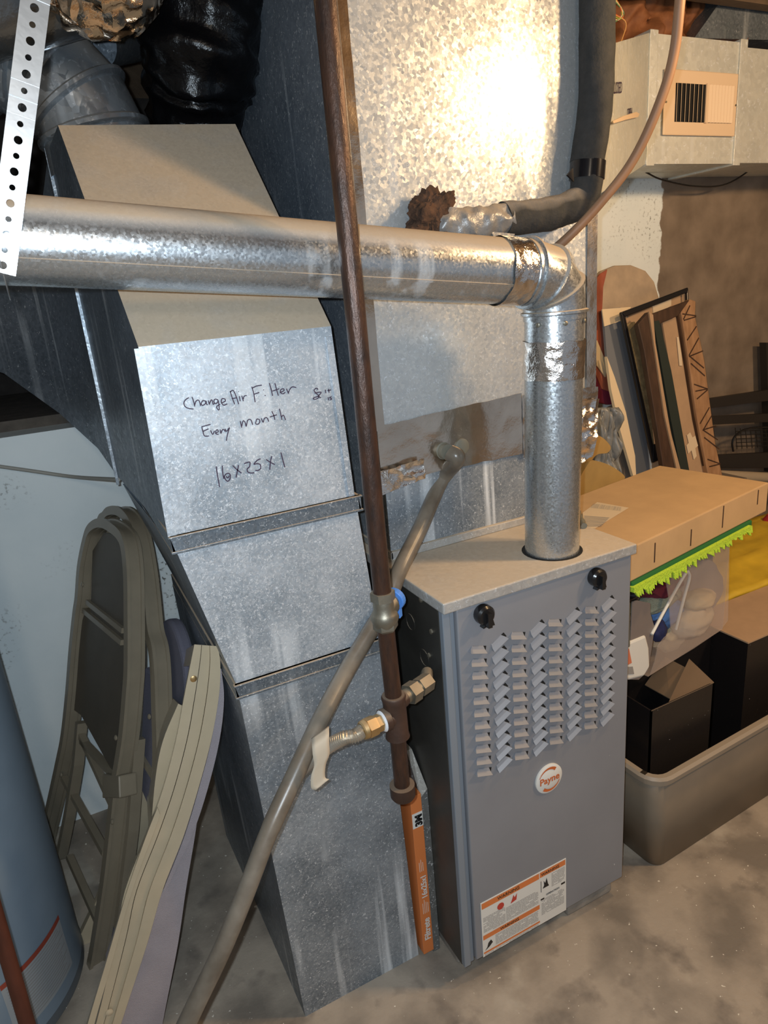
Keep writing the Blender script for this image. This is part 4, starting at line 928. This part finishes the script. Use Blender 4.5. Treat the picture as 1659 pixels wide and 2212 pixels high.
# ---- leaning frames
def lean(y0, z0=.75, k=.18): return plane3((0,y0,z0), (1,y0,z0), (0,y0+k,z0+1))
def slab(name, px, pl, th, m, parent=None, **kw):
    b = MB(); n = pl[0] if pl[0].y < 0 else -pl[0]
    b.prism([at(x, y, pl=pl) for x, y in px], n*(-th)); return obj(name, b, m, parent, **kw)
tb_ = MB(); tb_.box((.99,.70,0), (1.75,.95,.62)); tag(obj('storage_chest', tb_, CARDD), 'dark low chest behind the cardboard box that the frames stand on', 'chest')
pA = lean(.80)
Cv = thing('painted_cushion', at(1350,800,y=.9), 'round topped painted canvas bag with cream, red and maroon patches behind the frames', 'bag')
pC = lean(.87, .75, .10)
slab('cream_print', [(1287,600),(1300,585),(1330,573),(1365,572),(1395,584),(1414,608),(1425,645),(1420,700),(1330,700),(1287,690)], pC, .02, mat('faded_canvas', (0.50,0.38,0.26), .9, col2=(.36,.28,.20), vscale=10), Cv, bevel=.006)
slab('red_print', [(1284,610),(1296,592),(1312,582),(1303,620),(1300,690),(1310,740),(1330,800),(1328,850),(1300,840),(1284,800)], lean(.862,.75,.10), .006, mat('brick_red_print', (0.33,0.09,0.05), .9, var=.2, vscale=10), Cv)
slab('maroon_base', [(1283,730),(1300,690),(1330,800),(1340,870),(1318,874),(1283,868)], lean(.866,.75,.10), .02, mat('wine_canvas', (0.16,0.012,0.035), .9), Cv)
slab('straw_stripe', [(1284,740),(1290,735),(1312,790),(1308,815),(1290,790)], lean(.855,.75,.10), .004, CREAMC, Cv)
Fb = thing('foam_board', at(1340,850,pl=pA), 'slate and cream foam board leaning beside the picture frames', 'board')
slab('board_face', [(1303,668),(1340,664),(1372,700),(1404,1022),(1375,1030),(1350,905),(1311,770)], pA, .010, BOARDG, Fb)
slab('cream_corner', [(1301,668),(1363,663),(1352,690),(1306,705)], lean(.793), .004, BOARDW, Fb)
slab('cream_edge', [(1311,770),(1328,815),(1352,890),(1372,985),(1374,1028),(1368,1028),(1340,930),(1320,840)], lean(.790), .012, BOARDW, Fb)
b = MB(); tag(slab('grey_board', [(1312,880),(1330,872),(1368,1032),(1335,1036)], lean(.84), .008, CARDD), 'dark grey cardboard sheet standing behind the foam board', 'board')
def frame(name, outer, inner, pl, th, mats_, label, cat='picture frame', profname='frame_side', mid=None):
    T = thing(name, at(*outer[3], pl=pl), label, cat); n = pl[0] if pl[0].y < 0 else -pl[0]
    for i in range(4):
        j = (i+1) % 4; q = [outer[i], outer[j], inner[j], inner[i]]; b = MB(); b.prism([at(x, y, pl=pl) for x, y in q], n*th); obj(profname, b, mats_[i], T, bevel=.003)
    return T
pG = lean(.76)
Ff = frame('gilt_picture_frame', [(1336,676),(1481,622),(1497,960),(1406,1000)], [(1346,686),(1478,634),(1490,945),(1406,960)], pG, .012, [BLKF, BLKF, BLKF, BLKF], 'black edged picture frame with a gilt moulding leaning nearest the foam board')
slab('gilt_moulding', [(1350,700),(1372,694),(1398,800),(1414,960),(1404,960),(1390,880),(1368,780)], lean(.752), .010, GILT, Ff, bevel=.003, label='embossed gilt moulding')
slab('backing_board', [(1345,690),(1476,636),(1480,700),(1470,960),(1407,985)], lean(.775), .006, CARD2, Ff)
slab('backing_paper', [(1410,660),(1450,640),(1450,660),(1412,682)], lean(.772), .003, PAPER, Ff)
pD = lean(.70)
Df = thing('dark_wood_frame', at(1440,1000,pl=pD), 'torn dark brown wooden frame leaning between the gilt frame and carved frame', 'picture frame')
slab('frame_side', [(1378,700),(1402,673),(1408,680),(1414,730),(1440,900),(1468,1030),(1436,1030),(1415,900),(1392,760)], pD, .02, WOODD, Df, bevel=.003)
slab('torn_edge', [(1402,673),(1411,680),(1416,740),(1448,930),(1475,1032),(1466,1032),(1436,900),(1412,740)], lean(.694), .006, CARD2, Df)
slab('green_strip', [(1412,694),(1424,692),(1450,800),(1492,1034),(1474,1032),(1448,900),(1420,740)], lean(.715), .01, mat('dark_green_board', (.012,.022,.018), .7), Df)
Sf = thing('carved_wood_frame', at(1540,1025,pl=lean(.73)), 'light wooden frame carved with triangles, rightmost of the leaning frames', 'picture frame')
pS = lean(.725)
slab('frame_side', [(1471,672),(1490,646),(1503,650),(1502,684),(1522,780),(1546,960),(1561,1028),(1530,1026),(1505,900),(1485,760)], pS, .022, WOODC, Sf, bevel=.003, label='carved right side')
slab('inner_edge', [(1464,676),(1471,672),(1485,760),(1505,900),(1531,1028),(1526,1030),(1500,905),(1478,765)], lean(.735), .022, WOODD, Sf)
slab('top_rail', [(1409,678),(1490,648),(1466,682),(1411,705)], lean(.72), .02, WOODD, Sf, bevel=.002)
slab('cardboard_back', [(1430,690),(1465,678),(1480,765),(1500,905),(1527,1032),(1492,1032),(1455,840)], lean(.745), .006, CARD2, Sf)
slab('paper_tape', [(1462,728),(1466,728),(1472,765),(1474,790),(1468,790)], lean(.741), .002, PAPER, Sf)
slab('repair_tape', [(1484,940),(1491,934),(1496,945),(1502,941),(1508,963),(1502,968),(1505,985),(1499,993),(1494,973),(1487,980),(1483,962),(1488,957)], lean(.741), .002, PAPER, Sf)
nS = V((0,-1,0))
for a_, c_ in (((1490,660),(1476,690)),((1474,678),(1503,682)),((1477,692),(1503,684)),((1504,705),(1484,735)),((1509,730),(1488,768)),((1488,770),(1518,758)),((1490,770),(1520,795)),((1492,785),(1522,812)),((1499,830),(1528,840)),((1502,845),(1528,840)),((1505,862),(1528,842)),((1532,880),(1512,915)),((1537,898),(1518,930)),((1520,928),(1546,920)),((1520,930),(1550,950)),((1521,945),(1553,970)),((1528,992),(1556,1002)),((1532,1008),(1556,1002))):
    p, q = at(*a_, pl=pS), at(*c_, pl=pS); b = MB(); b.bar([p+nS*.0008, q+nS*.0008], .004, .0016, V((0,1,0))); obj('carved_groove', b, WOODD, Sf)
# ---- rack, rug, basket
Rk = thing('slatted_rack', at(1640,1000,y=.95), 'black slatted wooden rack against the bare concrete wall', 'rack')
for k_, pr in enumerate(([(1530,862),(1690,838),(1690,862),(1530,882)], [(1535,900),(1690,892),(1690,910),(1535,918)], [(1540,984),(1700,976),(1700,1010),(1540,1012)])):
    slab('slat', pr, lean(.90-.01*k_,.75,.02), .02, RACK, Rk)
slab('upright', [(1655,740),(1680,740),(1690,1020),(1664,1020)], lean(.93,.75,.02), .03, RACK, Rk)
b = MB(); b.tube([at(1530,1026,y=.84), at(1760,1036,y=.84)], .021, 20); tag(obj('rolled_rug', b, RUG, smooth=50), 'rolled beige rug lying below the black slatted rack', 'rug')
Bk = thing('wire_basket', at(1640,950,y=.92), 'black mesh wire basket hanging on the slatted rack', 'basket')
b = MB()
for i in range(9):
    b.tube([at(1588+i*11, 930-abs(i-4)*1.5, y=.90), at(1592+i*11, 966+abs(4-i), y=.90)], .0015, 6)
for i in range(5):
    b.tube([at(1590, 932+i*8, y=.899), at(1690, 926+i*9, y=.899)], .0015, 6)
b.tube(spline([at(1584,975,y=.9), at(1582,955,y=.9), at(1592,938,y=.9), at(1620,925,y=.9), at(1690,922,y=.9)], 6), .004, 8)
obj('basket_wires', b, BLACK, Bk)
# ---- tan flared shapes next to the plenum
Th = thing('leather_piece', (1.0,.62,.85), 'two tan flared leather pieces poking up behind the vent pipe above the cardboard box', 'leather piece')
def flare(name, px, y, th):
    b = MB(); P = [at(a, c, y=y) for a, c in px]; b.prism(P, (0,th,0)); o = obj(name, b, TANF, Th, bevel=.012, smooth=50); return o
def spl2(pts, n=5): return [(p.x, p.y) for p in spline([V((a, c, 0)) for a, c in pts], n)]
flare('upper_flare', spl2([(1245,1035),(1252,985),(1272,962),(1285,945),(1292,941),(1305,948),(1319,965),(1312,978),(1290,982),(1275,1000),(1262,1025)]), .60, .05)
flare('lower_flare', spl2([(1246,1085),(1250,1040),(1268,1006),(1280,995),(1310,1002),(1338,1018),(1350,1032),(1335,1042),(1310,1052),(1285,1075),(1262,1084)]), .52, .08)
b = MB(); hs = at(1275,1060,y=.56); b.lathe((hs.x,.60,.02), (0,0,1), [(.03,0),(.035,.3),(.05,hs.z-.02),(.03,hs.z)], 20); obj('stem', b, TANF, Th, smooth=50)
b = MB(); b.grid(lambda u, v: at(1284+u*50, 880+v*330, y=.80) + V((0,-.05*abs(nz((u*4,v*6,0),1,3))-.02*nz((u*10,v*14,0),1,4),0)), 24, 40)
tag(obj('plastic_sheet', b, mat('grey_plastic_sheet', (.22,.23,.23), .35, var=.2), smooth=60, solid=.002), 'crumpled grey plastic sheet behind the tan flared pieces', 'sheet')

# ================================================================ LEFT SIDE
# water heater
Wh = thing('water_heater', (-.945,.52,0), 'blue grey cylindrical water heater cut off by the left edge', 'water heater')
b = MB(); b.lathe((-.945,.52,0), (0,0,1), [(.222,0),(.222,.03),(.2325,.032),(.2325,1.20),(.225,1.22),(.15,1.25)], 96); obj('tank', b, TANK, Wh, smooth=40)
b = MB(); b.lathe((-.945,.52,0), (0,0,1), [(.226,.012),(.234,.014),(.234,.030),(.2327,.036)], 96); obj('bottom_rim', b, mat('rim_grey', (.16,.18,.2), .4, metal=.4), Wh, smooth=40)
def cyl_patch(b, a0, a1, z0, z1, r, n=16, skew=0, m=0):
    for i in range(n):
        t0_, t1_ = math.radians(a0+(a1-a0)*i/n), math.radians(a0+(a1-a0)*(i+1)/n)
        b.face([(-.945+r*math.cos(t), .52+r*math.sin(t), z) for t, z in ((t0_,z0),(t1_,z0),(t1_,z1),(t0_,z1))], m)
b = MB(); cyl_patch(b, -62, -22, .07, .200, .2332); lbl = obj('rating_label', b, mat('silver_label', (.34,.36,.37), .5), Wh, solid=None, label='pale printed label')
b = MB(); cyl_patch(b, -62, -22, .194, .206, .2336); obj('red_stripe', b, mat('label_red', (.30,.055,.03), .6), lbl, solid=None)
b = MB(); random.seed(9)
for i in range(16): cyl_patch(b, -60, -23-random.random()*8, .186-i*.0072, .1885-i*.0072, .2336, 10)
obj('fine_print', b, GREYT, lbl, solid=None)
b = MB(); rp = [at(-25,1925,y=.10), at(70,2250,y=.10)]; b.tube(rp, .0115, 20); tag(obj('rusty_pipe', b, REDIRON, smooth=40), 'rusty red brown pipe slanting across the bottom left corner', 'pipe')
# wall cable
b = MB(); b.tube(spline([at(-40,1002,y=.97), at(60,1016,y=.96), at(160,1030,y=.92), at(256,1036,y=.66)], 8), .0045, 10); tag(obj('wall_cable', b, mat('grey_cable', (.33,.32,.28), .6), smooth=50), 'grey cable running across the white wall to the duct corner', 'cable')

# ---- folding chairs
def chairA(base0, base1, apex, offs, outline_R, outline_L, topcurve, label, panel=True, cush=True):
    pl = plane3(base0, base1, apex); n = pl[0] if pl[0].x < 0 else -pl[0]
    pl = (n, pl[1]*(1 if n == pl[0] else -1)) if False else plane(V(base0) - n*offs, n)
    T = thing('folding_chair', at(*outline_R[-1], pl=pl), label, 'chair', None)
    W2 = lambda pts: [at(x, y, pl=pl) for x, y in pts]
    hoop = spline(W2(outline_L[::-1] + topcurve + outline_R), 5)
    prof = [(-.011,-.019),(.011,-.019),(.011,-.012),(.0085,-.011),(.0085,-.009),(.011,-.008),(.011,.008),(.0085,.009),(.0085,.011),(.011,.012),(.011,.019),(-.011,.019),(-.011,.012),(-.007,.011),(-.007,-.011),(-.011,-.012)]
    b = MB(); b.sweep(hoop, prof, up=n); obj('hoop_frame', b, TAUPE, T, smooth=50)
    return T, pl, n, W2
b0, b1, ap = V((-.680,.44,0)), V((-.790,.88,0)), V((-.452,.76,.93))
R1 = [(278,1165),(288,1230),(290,1330),(290,1440),(287,1490),(278,1590),(262,1690),(252,1780),(238,1900),(218,2030),(208,2085)]
L1_ = [(197,1170),(186,1225),(181,1290),(176,1325),(168,1400),(160,1500),(150,1590),(138,1650),(118,1740),(104,1800),(96,1850)]
T1, pl1, n1, W1 = chairA(b0, b1, ap, 0, R1, L1_, [(207,1143),(228,1130),(252,1138)], 'taupe metal folding chair seen from behind, frontmost of the two against the white wall')
b = MB(); b.prism(W1([(196,1310),(200,1190),(225,1150),(250,1155),(268,1210),(272,1300),(270,1385),(196,1330)]), n1*-.004); obj('backrest_panel', b, PANEL, T1)
b = MB(); b.prism(W1([(178,1340),(184,1320),(272,1400),(268,1560),(258,1690),(250,1680),(175,1545),(155,1530)]), n1*-.006); obj('seat_pan', b, PANEL, T1)
for a_, c_ in (((192,1300),(270,1362)),((184,1318),(268,1388)),((138,1680),(228,1842)),((172,1580),(250,1750)),((150,1850),(222,2010)),((178,1600),(262,1690))):
    b = MB(); b.bar(W1([a_, c_]), .012, .016, n1); obj('cross_bar', b, TAUPE, T1)
b = MB(); b.sweep(W1([(176,1560),(168,1650),(150,1760),(132,1850)]), [(-.009,-.012),(.009,-.012),(.009,.012),(-.009,.012)], up=n1); obj('leg', b, TAUPE, T1)
b = MB(); b.sweep([p - n1*.024 for p in W1([(276,1600),(268,1720),(262,1800),(250,1900),(236,2010)])], [(-.008,-.012),(.008,-.012),(.008,.012),(-.008,.012)], up=n1); obj('leg', b, TAUPE, T1)
b = MB(); b.prism([p + n1*.020 for p in W1([(240,1668),(276,1672),(278,1720),(240,1720)])], -n1*.04); obj('hinge_sleeve', b, TAUPE, T1, bevel=.003)
for pp in ((262,1770),(270,1590),(196,1262),(150,1670)):
    b = MB(); b.lathe(W1([pp])[0] + n1*.019, n1, [(.006,0),(.006,.002),(.003,.004)], 12); obj('rivet', b, TAUPE, T1, smooth=50)
R2 = [(305,1160),(318,1230),(325,1290),(332,1360),(342,1400),(347,1450),(350,1540),(352,1640),(345,1760),(335,1880),(322,1960)]
L2_ = [(238,1115),(228,1130),(232,1200),(240,1300),(246,1400),(240,1500)]
T2, pl2, n2, W2_ = chairA(b0, b1, ap, .046, R2, L2_, [(248,1105),(268,1104),(288,1122)], 'taupe metal folding chair with slate padding, behind the frontmost one')
b = MB(); b.prism(W2_([(252,1150),(270,1125),(290,1150),(306,1220),(312,1300),(318,1380),(262,1400)]), n2*-.03); obj('back_pad', b, FABD, T2, bevel=.008, label='slate fabric back pad')
b = MB(); b.prism(W2_([(310,1440),(340,1460),(344,1600),(340,1740),(325,1760),(300,1700),(305,1560)]), n2*-.028); obj('seat_pad', b, FABD, T2, bevel=.008, label='slate fabric seat pad')
b = MB(); b.bar(W2_([(262,1560),(350,1700)]), .012, .016, n2); obj('cross_bar', b, TAUPE, T2)
b = MB(); b.lathe(W2_([(342,1545)])[0] + n2*.019, n2, [(.006,0),(.006,.002),(.003,.004)], 12); obj('rivet', b, TAUPE, T2, smooth=50)
# third chair: only its slate padded back shows between the others and the duct
T3 = thing('folding_chair', (-.45,.85,0), 'slate padded folding chair, rearmost one beside the dark duct side', 'chair')
pl3 = plane(V((-.475,.80,.5)), (-.95,-.12,.25)); n3 = pl3[0]
b = MB(); b.prism([at(x, y, pl=pl3) for x, y in spl2([(345,1345),(362,1338),(378,1365),(393,1420),(400,1480),(402,1560),(392,1640),(370,1720),(345,1730),(335,1600),(335,1450)])], n3*-.03); obj('back_pad', b, FABD, T3, bevel=.008)
b = MB(); b.bar([at(x, y, pl=pl3) for x, y in ((350,1700),(345,1800),(330,1900))], .02, .02, n3); obj('leg', b, TAUPE, T3)

# cream chair leaning on the duct, edge on
T4 = thing('folding_chair', (-.70,.40,0), 'cream metal folding chair with grey padding leaning edge-on against the duct', 'chair')
def c4(px, py, y=.20): return at(px, py, y=y)
def spx(L_, n=5): return spl2(L_, n)
Lf = [(420,1392),(411,1437),(396,1515),(380,1600),(352,1705),(317,1802),(270,1924),(250,2029),(209,2207),(152,2395)]
Md = [(444,1392),(441,1437),(432,1520),(420,1600),(392,1700),(352,1810),(308,1925),(282,2032),(238,2207),(180,2395)]
Rr = [(471,1396),(476,1437),(473,1503),(456,1600),(428,1705),(396,1808),(351,1924),(317,2042),(263,2207),(205,2395)]
def ribbon(name, A_, B_, y, th, m, par, far=False, **kw):
    A_, B_ = spx(A_), spx(B_); b = MB(); n = len(A_)
    sag = lambda p: V((.05, 1, -.52*max(0, min(1, p.z/.6))))
    f0 = [(c4(*A_[i], y), c4(*B_[i], y)) for i in range(n)]
    if far: f0 = [(a+sag(a)*.34, c+sag(c)*.34) for a, c in f0]
    for i in range(n-1):
        (a, c), (a2_, c2_) = f0[i], f0[i+1]; oa, oc, oa2, oc2 = [p + sag(p)*th for p in (a, c, a2_, c2_)]
        b.face([a,c,c2_,a2_]); b.face([oa,oa2,oc2,oc]); b.face([a,a2_,oa2,oa]); b.face([c,oc,oc2,c2_])
    a, c = f0[0]; b.face([a,a+sag(a)*th,c+sag(c)*th,c]); a, c = f0[-1]; b.face([a,c,c+sag(c)*th,a+sag(a)*th]); return obj(name, b, m, par, smooth=40, **kw)
def lerp_(A_, B_, t): return [(a[0]+(b_[0]-a[0])*t, a[1]+(b_[1]-a[1])*t) for a, b_ in zip(A_, B_)]
ribbon('seat_pan', [(385,1520),(352,1600),(336,1680),(326,1790)], [(395,1525),(385,1600),(352,1705),(322,1800)], .225, .30, CREAM, T4)
ribbon('rear_leg_rail', Lf, lerp_(Lf,Rr,.30), .200, .022, CREAM, T4)
ribbon('front_leg_rail', lerp_(Lf,Rr,.32), lerp_(Lf,Rr,.64), .204, .022, CREAM, T4)
ribbon('back_rail', lerp_(Lf,Rr,.66), Rr, .198, .022, CREAM, T4)
ribbon('side_rail', Lf, Rr, .2, .022, CREAM, T4, far=True)
ribbon('top_bar', Lf[:2], Rr[:2], .222, .34, CREAM, T4)
ribbon('seat_pad', [(466,1440),(472,1500),(456,1602),(430,1702),(398,1808),(353,1922)], [(478,1445),(484,1510),(474,1600),(447,1710),(412,1812),(357,1926)], .206, .34, FAB, T4, label='grey woven seat pad edge')
ribbon('back_pad', [(428,1705),(396,1808),(351,1924),(317,2042),(263,2207),(240,2290)], [(432,1718),(422,1800),(402,1920),(384,2042),(352,2207),(340,2290)], .212, .34, FAB, T4, label='lavender grey padded back')
ribbon('front_strut', [(340,1745),(322,1790),(300,1850),(270,1940),(232,2070),(190,2210),(170,2290)], [(346,1760),(332,1800),(308,1862),(278,1950),(243,2076),(204,2212),(188,2290)], .190, .012, CREAM, T4)
b = MB(); b.lathe(c4(236,2186,.200), (0,-1,0), [(.007,0),(.007,.002),(.003,.004)], 14); obj('rivet', b, CREAM, T4, smooth=50)
b = MB(); b.lathe(c4(418,1466,.200), (0,-1,0), [(.006,0),(.006,.0015),(.003,.003)], 14); obj('rivet', b, BRASS, T4, smooth=50)

# ================================================================ OVERHEAD DUCTS, TOP LEFT
El = thing('round_duct_elbow', (-.30,.65,1.75), 'shiny segmented round duct elbow above the return duct', 'duct')
ep = [at(-120,95,y=.72), at(-20,110,y=.70), at(60,135,y=.68), at(120,175,y=.665), at(170,225,y=.655), at(205,290,y=.65), at(225,380,y=.65)]
b = MB(); b.tube(ep, .098, 56); obj('gore_segments', b, G_elb, El, smooth=14)
b = MB()
for i in range(1, 6):
    t = ((ep[i+1]-ep[i]).normalized() + (ep[i]-ep[i-1]).normalized()).normalized(); b.lathe(ep[i]-t*.005, t, [(.0975,-.004),(.1065,.0015),(.1065,.0085),(.0975,.014)], 56)
obj('gore_bead', b, G_elb, El, smooth=50)
b = MB(); sp_ = spline([at(455,-140,y=.62), at(440,0,y=.62), at(430,110,y=.62), at(422,200,y=.66), at(418,330,y=.72)], 12)
b.tube(sp_, [.128+.005*math.sin(i*1.1)-.00002*i*i for i in range(len(sp_))], 64, wob=lambda q, i: V((nz(q,11,1), nz(q,11,2), nz(q,14,3)))*.016 + V((nz(q,38,6), nz(q,38,7), nz(q,60,8)))*.006)
tag(obj('black_wrapped_duct', b, WRAP, smooth=60), 'fat flexible duct wrapped in glossy black plastic behind the return duct', 'duct')
b = MB(); sp_ = spline([at(-160,60,y=.50), at(-40,10,y=.50), at(80,-22,y=.50), at(150,-30,y=.50)], 14)
b.tube(sp_, .074, 64, wob=lambda q, i: V((nz(q,14,1), nz(q,14,2), nz(q,14,3)))*.014); tag(obj('silver_flex_duct', b, MYLAR, smooth=60), 'grey film covered flexible duct in the top left corner behind the strap', 'duct')
b = MB(); sp_ = spline([at(130,-60,y=.47), at(215,-35,y=.43), at(290,-60,y=.47)], 20)
b.tube(sp_, [.060+.014*math.sin(math.pi*i/(len(sp_)-1)) for i in range(len(sp_))], 90, wob=lambda q, i: V((nz((q.x*1.0,q.y,q.z*.2),60,1), nz((q.x,q.y,q.z*.2),70,2), nz(q,40,3)))*.012)
tag(obj('foil_insulation_end', b, mat('crinkled_foil', (.85,.66,.48), rough=.14, metal=1, bump=.7, bscale=30), smooth=30), 'crinkled bright foil bundle at the top left', 'insulation')  # orange tint puts the bulb's reflection into the foil colour
b = MB(); b.tube([at(200,92,y=.85), at(310,80,y=1.2), at(320,70,y=1.9)], .05, 32); tag(obj('duct_stub', b, G_side, smooth=40), 'small dim round duct between the elbow and the black wrapped duct', 'duct')

for o in list(bpy.data.objects):
    if '_o' in o: del o['_o']
